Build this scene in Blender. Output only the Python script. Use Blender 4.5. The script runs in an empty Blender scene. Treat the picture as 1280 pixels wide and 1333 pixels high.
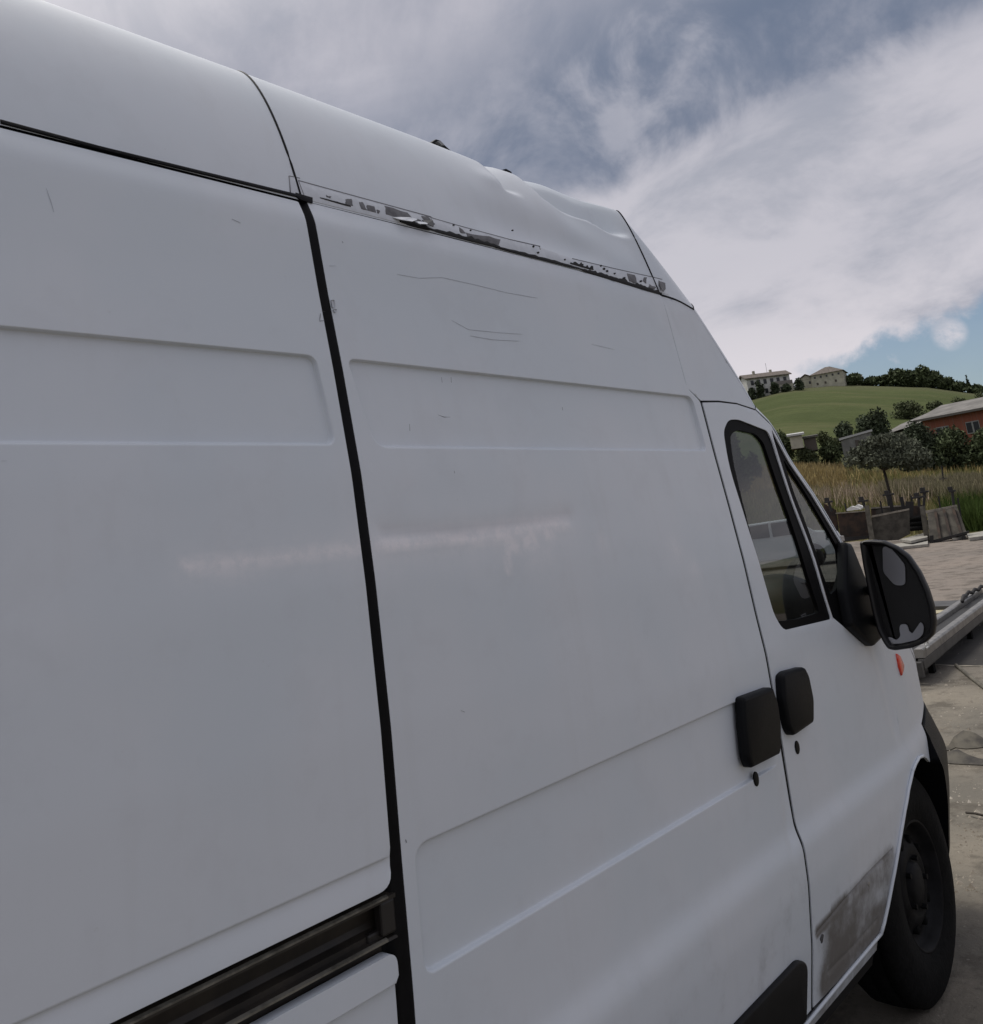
import bpy, math, random
import numpy as np
from mathutils import Vector, Matrix
from mathutils.geometry import delaunay_2d_cdt
random.seed(7); rng = np.random.default_rng(7)
scn = bpy.context.scene
COL = scn.collection

# ------------------------------------------------------------------ camera
F = 1194.914; PC = (640.0, 440.0); D = 1.23946; H = 1.55833
EX = np.array([0.65736217, 0.09077858, 0.74808705])
EY = np.array([-0.74446537, 0.23211992, 0.62601251])
EZ = np.array([-0.11681738, -0.96844184, 0.22016836])
cam_d = bpy.data.cameras.new('camera'); cam = bpy.data.objects.new('camera', cam_d); COL.objects.link(cam)
cam_d.sensor_fit = 'HORIZONTAL'; cam_d.sensor_width = 36; cam_d.lens = F / 1280 * 36
cam_d.shift_x = 0; cam_d.shift_y = -(666.5 - 440) / 1280
cam_d.clip_start = 0.05; cam_d.clip_end = 8000
R = Matrix(((EX[0], -EX[1], -EX[2]), (EY[0], -EY[1], -EY[2]), (EZ[0], -EZ[1], -EZ[2])))
cam.matrix_world = Matrix.Translation((0, -D, H)) @ R.to_4x4()
scn.camera = cam

def ray(px, py):
    r = np.array([(px - PC[0]) / F, (py - PC[1]) / F, 1.0])
    return np.array([r @ EX, r @ EY, r @ EZ])
def on_y(px, py, Y=0.0):
    r = ray(px, py); r = r * ((D + Y) / r[1]); return r[0], Y, r[2] + H
def on_x(px, py, X):
    r = ray(px, py); r = r * (X / r[0]); return r[0], r[1] - D, r[2] + H
GZ = -0.09      # ground level below the van's datum
def on_z(px, py, z=0.0):
    z = z + GZ; r = ray(px, py); r = r * ((z - H) / r[2]); return Vector((r[0], r[1] - D, z))
def at(px, py, dist):
    r = ray(px, py); r = r * dist / math.hypot(r[0], r[1]); return Vector((r[0], r[1] - D, r[2] + H))
def project(P):
    P = np.asarray(P, float); q = P - np.array([0, -D, H])
    c = q[..., 0:1] * EX + q[..., 1:2] * EY + q[..., 2:3] * EZ
    return np.stack([c[..., 0] / c[..., 2] * F + PC[0], c[..., 1] / c[..., 2] * F + PC[1]], -1)

# ------------------------------------------------------------------ node helpers
def N(nt, t, **kw):
    n = nt.nodes.new(t)
    for k, v in kw.items():
        if k.startswith('i_'):
            k = k[2:]; k = int(k) if k.isdigit() else k.replace('_', ' ')
            n.inputs[k].default_value = v
        else: setattr(n, k, v)
    return n
def L(nt, a, b): nt.links.new(a, b)
def math_n(nt, op, a, b=None, c=None, clamp=False):
    n = nt.nodes.new('ShaderNodeMath'); n.operation = op; n.use_clamp = clamp
    for i, v in enumerate((a, b, c)):
        if v is None: continue
        if isinstance(v, (int, float)): n.inputs[i].default_value = v
        else: L(nt, v, n.inputs[i])
    return n.outputs[0]
def mix_c(nt, f, a, b):
    n = nt.nodes.new('ShaderNodeMix'); n.data_type = 'RGBA'
    for s, v in ((n.inputs[0], f), (n.inputs[6], a), (n.inputs[7], b)):
        if hasattr(v, 'is_linked'): L(nt, v, s)
        elif isinstance(v, (int, float)): s.default_value = v
        else: s.default_value = (*v[:3], 1)
    return n.outputs[2]
def ramp(nt, f, stops):
    n = nt.nodes.new('ShaderNodeMapRange'); n.interpolation_type = 'SMOOTHSTEP'
    L(nt, f, n.inputs[0]); n.inputs[1].default_value, n.inputs[2].default_value = stops
    return n.outputs[0]

# ------------------------------------------------------------------ world: Nishita sky under procedural clouds
SUN_AZ, SUN_EL = math.radians(88), math.radians(68)      # azimuth measured from +X towards +Y
wd = bpy.data.worlds.new('World'); scn.world = wd; wd.use_nodes = True
nt = wd.node_tree; nt.nodes.clear()
out = N(nt, 'ShaderNodeOutputWorld'); bg = N(nt, 'ShaderNodeBackground'); L(nt, bg.outputs[0], out.inputs[0])
sky = N(nt, 'ShaderNodeTexSky', sky_type='NISHITA'); sky.sun_disc = False
sky.sun_elevation = SUN_EL; sky.sun_rotation = math.pi / 2 - SUN_AZ
tc = N(nt, 'ShaderNodeTexCoord'); DIR = tc.outputs['Generated']
def dotn(v):
    n = nt.nodes.new('ShaderNodeVectorMath'); n.operation = 'DOT_PRODUCT'
    L(nt, DIR, n.inputs[0]); n.inputs[1].default_value = v; return n.outputs['Value']
def unit(px, py):
    r = ray(px, py); return r / np.linalg.norm(r)
sep = N(nt, 'ShaderNodeSeparateXYZ'); L(nt, DIR, sep.inputs[0])
zc = math_n(nt, 'ADD', math_n(nt, 'ABSOLUTE', sep.outputs[2]), 0.12)
cx = math_n(nt, 'DIVIDE', sep.outputs[0], zc); cy = math_n(nt, 'DIVIDE', sep.outputs[1], zc)
cmb = N(nt, 'ShaderNodeCombineXYZ'); L(nt, cx, cmb.inputs[0]); L(nt, cy, cmb.inputs[1])
def noise(vec, scale, detail=5, rough=.55, dist=0.0, w=0.0):
    n = N(nt, 'ShaderNodeTexNoise', noise_dimensions='4D'); L(nt, vec, n.inputs['Vector'])
    n.inputs['Scale'].default_value = scale; n.inputs['Detail'].default_value = detail
    n.inputs['Roughness'].default_value = rough; n.inputs['Distortion'].default_value = dist
    n.inputs['W'].default_value = w; return n.outputs[0]
n3 = noise(DIR, 7.0, 6, .6, .4, 2.2)
# the long grey-blue band between two cloud decks
a, b = unit(1120, 0), unit(640, 240); bn = np.cross(a, b); bn /= np.linalg.norm(bn)
if bn @ unit(1200, 200) < 0: bn = -bn                      # positive side = towards the bright deck
n4 = noise(DIR, 3.0, 7, .62, .5, 7.7); n5 = noise(DIR, 13.0, 7, .62, .3, 9.1)
wob = math_n(nt, 'MULTIPLY', math_n(nt, 'SUBTRACT', n3, .5), .09)
bd = math_n(nt, 'ADD', dotn(bn), wob)
cool = (.13, .165, .24); grey = (.30, .315, .38); pale = (.47, .455, .50)
e3 = np.cross(bn, unit(900, 120)); e3 /= np.linalg.norm(e3)
cs = N(nt, 'ShaderNodeCombineXYZ'); L(nt, math_n(nt, 'MULTIPLY', dotn(bn), 7.5), cs.inputs[0]); L(nt, math_n(nt, 'MULTIPLY', dotn(e3), 3.4), cs.inputs[1]); L(nt, math_n(nt, 'MULTIPLY', dotn(np.cross(bn, e3)), 2.6), cs.inputs[2])
n6 = noise(cs.outputs[0], 1.0, 7, .6, .5, 3.3)
base = mix_c(nt, ramp(nt, n4, (.34, .64)), grey, (.455, .45, .505))
base = mix_c(nt, math_n(nt, 'MULTIPLY', ramp(nt, n6, (.50, .68)), .5), base, (.54, .53, .585))
base = mix_c(nt, math_n(nt, 'MULTIPLY', ramp(nt, n6, (.46, .32)), .55), base, (.27, .295, .37))
base = mix_c(nt, ramp(nt, bd, (.03, .10)), base, mix_c(nt, ramp(nt, n6, (.36, .60)), (.33, .345, .405), (.51, .50, .55)))
band = math_n(nt, 'MULTIPLY', ramp(nt, bd, (-.20, -.04)), ramp(nt, bd, (.075, .035)))
band = math_n(nt, 'MULTIPLY', band, math_n(nt, 'MULTIPLY_ADD', ramp(nt, n3, (.68, .40)), .55, .45), clamp=True)
base = mix_c(nt, math_n(nt, 'MULTIPLY', band, .95), base, cool)
band2 = math_n(nt, 'MULTIPLY', math_n(nt, 'MULTIPLY', ramp(nt, bd, (-.42, -.30)), ramp(nt, bd, (-.16, -.25))), ramp(nt, n3, (.42, .60)))
base = mix_c(nt, math_n(nt, 'MULTIPLY', band2, .5), base, (.28, .30, .365))
def lobe(px, py, r0, r1):
    d = dotn(unit(px, py)); return ramp(nt, d, (math.cos(math.radians(r0)), math.cos(math.radians(r1))))
mid = math_n(nt, 'MULTIPLY', lobe(860, 120, 8, 1), ramp(nt, n3, (.50, .66)))
base = mix_c(nt, math_n(nt, 'MULTIPLY', mid, .30), base, (.56, .55, .60))
# brighter broken cloud towards the horizon
low = math_n(nt, 'MULTIPLY', ramp(nt, sep.outputs[2], (.27, .10)), ramp(nt, n6, (.36, .60)))
low = math_n(nt, 'MULTIPLY', low, ramp(nt, bd, (.0, .08)))
base = mix_c(nt, math_n(nt, 'MULTIPLY', low, .8), base, (.70, .66, .69))
lowd = math_n(nt, 'MULTIPLY', math_n(nt, 'MULTIPLY', ramp(nt, sep.outputs[2], (.24, .17)), ramp(nt, n6, (.50, .34))), ramp(nt, bd, (.0, .08)))
base = mix_c(nt, math_n(nt, 'MULTIPLY', lowd, .6), base, (.37, .37, .43))
# clear blue gap low on the right, its upper border a slanting line of cloud
a, b = unit(1040, 492), unit(1290, 384); gn_ = np.cross(a, b); gn_ /= np.linalg.norm(gn_)
if gn_ @ unit(1270, 470) < 0: gn_ = -gn_
gd = math_n(nt, 'ADD', dotn(gn_), math_n(nt, 'MULTIPLY', math_n(nt, 'SUBTRACT', n5, .5), .10))
gap_m = math_n(nt, 'MULTIPLY', ramp(nt, gd, (-.016, .006)), lobe(1400, 500, 17, 12))
gap_m = math_n(nt, 'MULTIPLY', gap_m, math_n(nt, 'SUBTRACT', 1.0, math_n(nt, 'MULTIPLY', ramp(nt, n5, (.54, .68)), .65)))
gap_m = math_n(nt, 'MULTIPLY', gap_m, math_n(nt, 'SUBTRACT', 1.0, math_n(nt, 'MULTIPLY', lobe(1236, 434, 1.1, .2), ramp(nt, n5, (.3, .5)))))
skyc = N(nt, 'ShaderNodeVectorMath', operation='SCALE'); L(nt, sky.outputs[0], skyc.inputs[0]); skyc.inputs['Scale'].default_value = 0.075
gap_m = math_n(nt, 'MULTIPLY', gap_m, .95)
final = mix_c(nt, gap_m, base, skyc.outputs[0])
# the deck is brightest round the hidden sun
sd = (math.cos(SUN_EL) * math.cos(SUN_AZ), math.cos(SUN_EL) * math.sin(SUN_AZ), math.sin(SUN_EL))
halo = ramp(nt, dotn(sd), (.72, 1.0))
final = mix_c(nt, math_n(nt, 'MULTIPLY', halo, .8), final, (1.5, 1.45, 1.42))
L(nt, final, bg.inputs[0]); bg.inputs[1].default_value = 0.97

sun_d = bpy.data.lights.new('sun', 'SUN'); sun = bpy.data.objects.new('sun', sun_d); COL.objects.link(sun)
sun_d.energy = 1.8; sun_d.angle = math.radians(20); sun_d.color = (1, .955, .88)
sun.rotation_euler = Vector(sd).to_track_quat('Z', 'Y').to_euler(); sun.location = (0, 10, 30)
scn.view_settings.view_transform = 'Standard'; scn.view_settings.look = 'None'
scn.view_settings.exposure = 0.20; scn.view_settings.gamma = 1.0; scn.view_settings.use_curve_mapping = False
scn.render.engine = 'CYCLES'
scn.cycles.max_bounces = 8; scn.cycles.transparent_max_bounces = 12

# ------------------------------------------------------------------ materials
MATS = {}
def mat(name, col, rough=.6, metal=0.0, spec=.5, coat=0.0, noise_amt=0.0, noise_scale=5.0, bump=0.0, bump_scale=40.0, col2=None, detail=6):
    if name in MATS: return MATS[name]
    m = bpy.data.materials.new(name); m.use_nodes = True; nt = m.node_tree
    p = nt.nodes['Principled BSDF']
    p.inputs['Base Color'].default_value = (*col, 1); p.inputs['Roughness'].default_value = rough
    p.inputs['Metallic'].default_value = metal; p.inputs['Specular IOR Level'].default_value = spec
    p.inputs['Coat Weight'].default_value = coat; p.inputs['Coat Roughness'].default_value = .12
    tc = N(nt, 'ShaderNodeTexCoord')
    if noise_amt or col2:
        n = N(nt, 'ShaderNodeTexNoise'); L(nt, tc.outputs['Object'], n.inputs['Vector'])
        n.inputs['Scale'].default_value = noise_scale; n.inputs['Detail'].default_value = detail; n.inputs['Roughness'].default_value = .6
        c2 = col2 or tuple(c * (1 - noise_amt) for c in col)
        L(nt, mix_c(nt, ramp(nt, n.outputs[0], (.35, .65)), col, c2), p.inputs['Base Color'])
    if bump:
        n = N(nt, 'ShaderNodeTexNoise'); L(nt, tc.outputs['Object'], n.inputs['Vector'])
        n.inputs['Scale'].default_value = bump_scale; n.inputs['Detail'].default_value = 4
        bn = N(nt, 'ShaderNodeBump'); bn.inputs['Strength'].default_value = bump; bn.inputs['Distance'].default_value = .01
        L(nt, n.outputs[0], bn.inputs['Height']); L(nt, bn.outputs[0], p.inputs['Normal'])
    MATS[name] = m; return m

def paint_material():
    """Old white van paint: faint mottling, stains carried by mesh attributes (filler smear, road dirt)."""
    m = bpy.data.materials.new('van_paint'); m.use_nodes = True; nt = m.node_tree
    p = nt.nodes['Principled BSDF']
    tc = N(nt, 'ShaderNodeTexCoord')
    n = N(nt, 'ShaderNodeTexNoise'); L(nt, tc.outputs['Object'], n.inputs['Vector']); n.inputs['Scale'].default_value = 2.2; n.inputs['Detail'].default_value = 5
    n2 = N(nt, 'ShaderNodeTexNoise'); L(nt, tc.outputs['Object'], n2.inputs['Vector']); n2.inputs['Scale'].default_value = 55; n2.inputs['Detail'].default_value = 5; n2.inputs['Roughness'].default_value = .7
    n3 = N(nt, 'ShaderNodeTexNoise'); L(nt, tc.outputs['Object'], n3.inputs['Vector']); n3.inputs['Scale'].default_value = 9; n3.inputs['Detail'].default_value = 6; n3.inputs['Roughness'].default_value = .65
    base = mix_c(nt, ramp(nt, n.outputs[0], (.35, .65)), (.64, .69, .74), (.68, .715, .76))
    mp = N(nt, 'ShaderNodeMapping'); L(nt, tc.outputs['Object'], mp.inputs[0]); mp.inputs['Scale'].default_value = (26, 26, 1.1)
    ns = N(nt, 'ShaderNodeTexNoise'); L(nt, mp.outputs[0], ns.inputs['Vector']); ns.inputs['Scale'].default_value = 1; ns.inputs['Detail'].default_value = 4
    base = mix_c(nt, math_n(nt, 'MULTIPLY', math_n(nt, 'MULTIPLY', ramp(nt, ns.outputs[0], (.50, .72)), ramp(nt, n.outputs[0], (.42, .62))), .05), base, (.42, .41, .38))
    base = mix_c(nt, math_n(nt, 'MULTIPLY', ramp(nt, n3.outputs[0], (.50, .66)), .07), base, (.45, .45, .47))
    spk = math_n(nt, 'MULTIPLY', ramp(nt, n2.outputs[0], (.66, .76)), .12)
    base = mix_c(nt, spk, base, (.33, .30, .27))
    a1 = N(nt, 'ShaderNodeAttribute', attribute_name='filler'); a2 = N(nt, 'ShaderNodeAttribute', attribute_name='dirt')
    a3 = N(nt, 'ShaderNodeAttribute', attribute_name='rub')
    n6 = N(nt, 'ShaderNodeTexNoise'); L(nt, tc.outputs['Object'], n6.inputs['Vector']); n6.inputs['Scale'].default_value = 38; n6.inputs['Detail'].default_value = 6; n6.inputs['Roughness'].default_value = .7
    f1 = math_n(nt, 'MULTIPLY', a1.outputs['Fac'], math_n(nt, 'MULTIPLY_ADD', ramp(nt, n6.outputs[0], (.38, .60)), .5, .62), clamp=True)
    base = mix_c(nt, f1, base, (.95, .915, .935))
    base = mix_c(nt, a3.outputs['Fac'], base, (.50, .48, .50))
    dd = math_n(nt, 'ADD', a2.outputs['Fac'], math_n(nt, 'MULTIPLY', math_n(nt, 'SUBTRACT', n3.outputs[0], .5), 1.1))
    dm = math_n(nt, 'MULTIPLY', ramp(nt, dd, (.25, 1.05)), ramp(nt, a2.outputs['Fac'], (0, .15)))
    base = mix_c(nt, math_n(nt, 'MULTIPLY', dm, .9), base, (.095, .080, .062))
    L(nt, base, p.inputs['Base Color'])
    L(nt, math_n(nt, 'ADD', math_n(nt, 'MULTIPLY_ADD', n3.outputs[0], .25, .24), math_n(nt, 'MULTIPLY', math_n(nt, 'ADD', dm, a1.outputs['Fac']), .3)), p.inputs['Roughness'])
    p.inputs['Specular IOR Level'].default_value = .42
    p.inputs['Coat Weight'].default_value = .12; p.inputs['Coat Roughness'].default_value = .25
    bn = N(nt, 'ShaderNodeBump'); bn.inputs['Strength'].default_value = .10; bn.inputs['Distance'].default_value = .02
    nb = N(nt, 'ShaderNodeTexNoise'); L(nt, tc.outputs['Object'], nb.inputs['Vector']); nb.inputs['Scale'].default_value = 3.2; nb.inputs['Detail'].default_value = 2
    L(nt, nb.outputs[0], bn.inputs['Height']); L(nt, bn.outputs[0], p.inputs['Normal'])
    return m
PAINT = paint_material()
RUBBER = mat('black_rubber', (.004, .004, .005), .55, spec=.18, noise_amt=.5, noise_scale=30)
PLASTIC = mat('black_plastic', (.005, .0055, .0065), .45, spec=.12, bump=.15, bump_scale=300)
DARK = mat('dark_void', (.004, .004, .004), .9, spec=.1)
CLAD = mat('grey_cladding', (.010, .010, .011), .55, spec=.2, noise_amt=.4, noise_scale=8)
CHANNEL = mat('channel_grime', (.030, .024, .018), .55, noise_amt=.6, noise_scale=14, col2=(.012, .010, .008))
METAL = mat('worn_metal', (.45, .44, .42), .4, metal=.7, noise_amt=.4, noise_scale=18)
FLAKE = mat('bare_adhesive', (.17, .17, .18), .7, noise_amt=.3, noise_scale=60)
TAPE = mat('tape_film', (.66, .69, .735), .30, spec=.5, noise_amt=.12, noise_scale=40)
def glass_mat(name, tint, ior=1.5, rough=.01, dust=0.0):
    m = bpy.data.materials.new(name); m.use_nodes = True; nt = m.node_tree; nt.nodes.clear()
    o = N(nt, 'ShaderNodeOutputMaterial'); tr = N(nt, 'ShaderNodeBsdfTransparent'); tr.inputs[0].default_value = (*tint, 1)
    gl = N(nt, 'ShaderNodeBsdfGlossy'); gl.inputs['Roughness'].default_value = rough; gl.inputs[0].default_value = (.9, .9, .9, 1)
    fr = N(nt, 'ShaderNodeFresnel'); fr.inputs[0].default_value = ior
    mx = N(nt, 'ShaderNodeMixShader'); L(nt, fr.outputs[0], mx.inputs[0]); L(nt, tr.outputs[0], mx.inputs[1]); L(nt, gl.outputs[0], mx.inputs[2])
    df = N(nt, 'ShaderNodeBsdfDiffuse'); df.inputs[0].default_value = (.45, .43, .38, 1)
    m2 = N(nt, 'ShaderNodeMixShader'); m2.inputs[0].default_value = dust
    L(nt, mx.outputs[0], m2.inputs[1]); L(nt, df.outputs[0], m2.inputs[2]); L(nt, m2.outputs[0], o.inputs[0])
    return m
GLASS = glass_mat('window_glass', (.42, .46, .48), dust=.02)
MIRRORM = mat('mirror_glass', (.42, .42, .44), .18, metal=1.0); MIRRORD = mat('dull_mirror_glass', (.42, .42, .44), .30, metal=1.0)

# ------------------------------------------------------------------ object helpers
def link(name, me, m=None, parent=None, smooth=True):
    o = bpy.data.objects.new(name, me); COL.objects.link(o)
    if m is not None:
        for mm in (m if isinstance(m, (list, tuple)) else [m]): me.materials.append(mm)
    if smooth and len(me.polygons): me.polygons.foreach_set('use_smooth', [True] * len(me.polygons))
    if parent is not None:      # parts are modelled in world coordinates
        o.parent = parent
        if parent.type == 'EMPTY' and not parent.get('local'): o.matrix_parent_inverse = Matrix.Translation(parent.location).inverted()
    return o
def mesh(name, v, f, m=None, parent=None, smooth=True, loc=None):
    me = bpy.data.meshes.new(name)
    v = np.asarray(v, float)
    if loc is not None: v = v - np.array(loc)
    me.from_pydata([tuple(p) for p in v], [], [tuple(int(i) for i in q) for q in f]); me.update()
    o = link(name, me, m, parent, smooth)
    if loc is not None: o.location = loc
    return o
def tag(o, label, cat, group=None, kind=None):
    if label: o['label'] = label
    if cat: o['category'] = cat
    if group: o['group'] = group
    if kind: o['kind'] = kind
    return o
def empty(name, loc=(0, 0, 0), rz=0):
    o = bpy.data.objects.new(name, None); COL.objects.link(o); o.location = loc; o.rotation_euler.z = rz; o.empty_display_size = .3; return o
class MB:
    def __init__(s): s.v = []; s.f = []
    def add(s, v, f):
        n = len(s.v); s.v += [tuple(p) for p in v]; s.f += [tuple(i + n for i in q) for q in f]; return s
    def box(s, c, d, rot=None, taper=1.0):
        x, y, z = d[0] / 2, d[1] / 2, d[2] / 2
        pts = [Vector((sx * x * (taper if sz > 0 else 1), sy * y * (taper if sz > 0 else 1), sz * z)) for sz in (-1, 1) for sy in (-1, 1) for sx in (-1, 1)]
        if rot is not None: pts = [rot @ p for p in pts]
        pts = [p + Vector(c) for p in pts]
        return s.add(pts, [(0, 2, 3, 1), (4, 5, 7, 6), (0, 1, 5, 4), (2, 6, 7, 3), (0, 4, 6, 2), (1, 3, 7, 5)])
    def tube(s, pts, r, n=8, cap=True):
        pts = [Vector(p) for p in pts]; rs = r if isinstance(r, (list, tuple)) else [r] * len(pts)
        vs = []; up = Vector((0, 0, 1))
        for i, p in enumerate(pts):
            t = (pts[min(i + 1, len(pts) - 1)] - pts[max(i - 1, 0)]).normalized()
            a = t.cross(up if abs(t.z) < .95 else Vector((1, 0, 0))).normalized(); b = t.cross(a)
            for k in range(n):
                an = 2 * math.pi * k / n; vs.append(p + (a * math.cos(an) + b * math.sin(an)) * rs[i])
        fs = [(i * n + k, i * n + (k + 1) % n, (i + 1) * n + (k + 1) % n, (i + 1) * n + k) for i in range(len(pts) - 1) for k in range(n)]
        if cap: fs += [tuple(range(n))[::-1], tuple((len(pts) - 1) * n + k for k in range(n))]
        return s.add(vs, fs)
    def prism(s, poly, z0, z1, axis='z'):
        n = len(poly); mk = {'z': lambda p, h: (p[0], p[1], h), 'y': lambda p, h: (p[0], h, p[1]), 'x': lambda p, h: (h, p[0], p[1])}[axis]
        vs = [mk(p, z0) for p in poly] + [mk(p, z1) for p in poly]
        return s.add(vs, [tuple(range(n))[::-1], tuple(range(n, 2 * n))] + [(i, (i + 1) % n, n + (i + 1) % n, n + i) for i in range(n)])
    def xform(s, M):
        s.v = [tuple(M @ Vector(p)) for p in s.v]; return s
    def build(s, name, m, parent=None, smooth=False, bevel=0):
        o = mesh(name, s.v, s.f, m, parent, smooth)
        if bevel:
            b = o.modifiers.new('bevel', 'BEVEL'); b.width = bevel; b.segments = 2; b.limit_method = 'ANGLE'
        return o

# ------------------------------------------------------------------ the van's side surface  y = S(x, z)
ZT = np.arange(0.0, 3.0, .004)
def smooth_tab(zs, ys, sig=.010):
    t = np.interp(ZT, zs, ys); k = np.exp(-.5 * (np.arange(-15, 16) * .004 / sig) ** 2); k /= k.sum()
    return np.convolve(np.pad(t, 15, mode='edge'), k, 'valid')
ZR = [.20, .29, .45, .60, .675, .725, .80, .9, 1.09, 1.285, 1.52, 1.71, 1.91, 2.06, 2.20, 2.218, 2.262, 2.6]
TR = smooth_tab(ZR, [.045, .030, 0, -.016, -.020, -.005, -.003, -.005, -.005, -.007, 0, .013, .040, .064, .083, .0855, .107, .19])
ZF = [.20, .29, .45, .60, .69, .74, .82, .98, 1.18, 1.285, 1.43, 1.59, 1.75, 1.91, 2.06, 2.20, 2.262, 2.6]
TF = smooth_tab(ZF, [.056, .038, .005, -.016, -.020, -.005, -.006, -.009, -.009, 0, .009, .025, .043, .058, .075, .090, .100, .18])
def S(X, Z):
    X = np.asarray(X, float); Z = np.asarray(Z, float)
    w = np.clip((X - 1.08) / 1.407, 0, 1)
    r = np.interp(Z, ZT, TR); f = np.interp(Z, ZT, TF)
    pl = np.where(X > 3.15, .155 * (X - 3.15) ** 2, 0) + np.where(X > 4.0, .9 * (X - 4.0) ** 2, 0)
    return r * (1 - w) + f * w + pl
def q(px, py):
    Y = 0.0
    for _ in range(12):
        X, _y, Z = on_y(px, py, Y); Y = float(S(X, Z))
    return (X, Z)
def Q(*pp): return [q(*p) for p in pp]

def in_poly(P, poly):
    x, y = P[:, 0], P[:, 1]; c = np.zeros(len(P), bool); n = len(poly)
    for i in range(n):
        x1, y1 = poly[i]; x2, y2 = poly[(i + 1) % n]
        if y1 == y2: continue
        c ^= ((y1 > y) != (y2 > y)) & (x < (x2 - x1) * (y - y1) / (y2 - y1) + x1)
    return c
def seg_dist(P, line, closed=False):
    d = np.full(len(P), 9.0); n = len(line)
    for i in range(n if closed else n - 1):
        a = np.array(line[i]); b = np.array(line[(i + 1) % n]); ab = b - a; l2 = ab @ ab
        if l2 == 0: continue
        t = np.clip(((P - a) @ ab) / l2, 0, 1); d = np.minimum(d, np.hypot(*(P - (a + t[:, None] * ab)).T))
    return d
def resample(line, step, closed=False):
    out = []; n = len(line)
    for i in range(n if closed else n - 1):
        a = np.array(line[i]); b = np.array(line[(i + 1) % n]); k = max(1, int(round(np.hypot(*(b - a)) / step)))
        out += [tuple(a + (b - a) * j / k) for j in range(k)]
    if not closed: out.append(tuple(line[-1]))
    return out
def rounded(poly, r, seg=6):
    out = []; n = len(poly)
    for i in range(n):
        p0, p1, p2 = (np.array(poly[k % n], float) for k in (i - 1, i, i + 1))
        rr = r[i] if isinstance(r, (list, tuple)) else r
        u = p0 - p1; v = p2 - p1; lu, lv = np.hypot(*u), np.hypot(*v)
        rr = min(rr, lu * .48, lv * .48)
        if rr < 1e-4: out.append(tuple(p1)); continue
        a = p1 + u / lu * rr; b = p1 + v / lv * rr
        for k in range(seg + 1):
            t = k / seg; out.append(tuple((1 - t) ** 2 * a + 2 * t * (1 - t) * p1 + t * t * b))
    return out
def inset(poly, d):
    P = np.array(poly); n = len(P)
    ar = .5 * np.sum(P[:, 0] * np.roll(P[:, 1], -1) - np.roll(P[:, 0], -1) * P[:, 1]); sg = 1 if ar > 0 else -1
    out = []
    for i in range(n):
        e1 = P[i] - P[i - 1]; e2 = P[(i + 1) % n] - P[i]; n1 = np.array([-e1[1], e1[0]]) / (np.hypot(*e1) + 1e-9); n2 = np.array([-e2[1], e2[0]]) / (np.hypot(*e2) + 1e-9)
        m = n1 + n2; m /= (np.hypot(*m) + 1e-9); k = min(1 / max(m @ n1, .4), 2.0)
        out.append(tuple(P[i] + m * d * k * sg))
    return out
def sst(x, a, b):
    t = np.clip((x - a) / (b - a), 0, 1); return t * t * (3 - 2 * t)

class Recess:
    """pressed panel: wt / wb = width of the fold along the upper and the lower edge"""
    def __init__(s, poly, depth=.0110, wt=.0015, wb=.0036):
        s.p = poly; s.d = depth; s.wt = wt; s.wb = wb; s.zm = np.mean([max(p[1] for p in poly), min(p[1] for p in poly)])
    def pts(s):
        o = []
        for k in (-.0050, -.0026, -.0012, -.0005, .0005, .0012, .0026, .0050): o += resample(inset(s.p, k), .010, True)
        return o
    def disp(s, P):
        sd = seg_dist(P, s.p, True) * np.where(in_poly(P, s.p), 1, -1); w = s.wb + (s.wt - s.wb) * sst(P[:, 1], s.zm - .03, s.zm + .03)
        return -s.d * sst(sd / w, -.7, .7)
class Groove:
    def __init__(s, line, depth=.004, w=.0022): s.l = line; s.d = depth; s.w = w
    def pts(s):
        o = []; ln = np.array(resample(s.l, .012)); t = np.gradient(ln, axis=0); nn = np.stack([-t[:, 1], t[:, 0]], 1) / (np.hypot(*t.T)[:, None] + 1e-9)
        for k in (-2.4, -1.2, -.5, 0, .5, 1.2, 2.4): o += [tuple(p) for p in ln + nn * k * s.w]
        return o
    def disp(s, P):
        return -s.d * np.exp(-(seg_dist(P, s.l) / s.w) ** 2)
class Step:
    """thin overhang: the skin below the line is set back and comes out again lower down"""
    def __init__(s, z, x0, x1, depth=.006, fade=.07): s.z = z; s.x0 = x0; s.x1 = x1; s.d = depth; s.f = fade
    def pts(s):
        o = []
        for dz in (.003, .0005, -.0015, -.0035, -.007, -.015): o += [(x, s.z + dz) for x in np.arange(s.x0, s.x1, .012)]
        return o
    def disp(s, P):
        t = s.z - P[:, 1]; return -s.d * sst(t, -.0005, .0025) * (1 - sst(t, .004, s.f)) * sst(P[:, 0], s.x0 - .02, s.x0 + .02) * (1 - sst(P[:, 0], s.x1 - .01, s.x1 + .02))
class Bump2:
    def __init__(s, line, h, w): s.l = line; s.h = h; s.w = w
    def pts(s): return []
    def disp(s, P): return s.h * np.exp(-(seg_dist(P, s.l) / s.w) ** 2)

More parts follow.
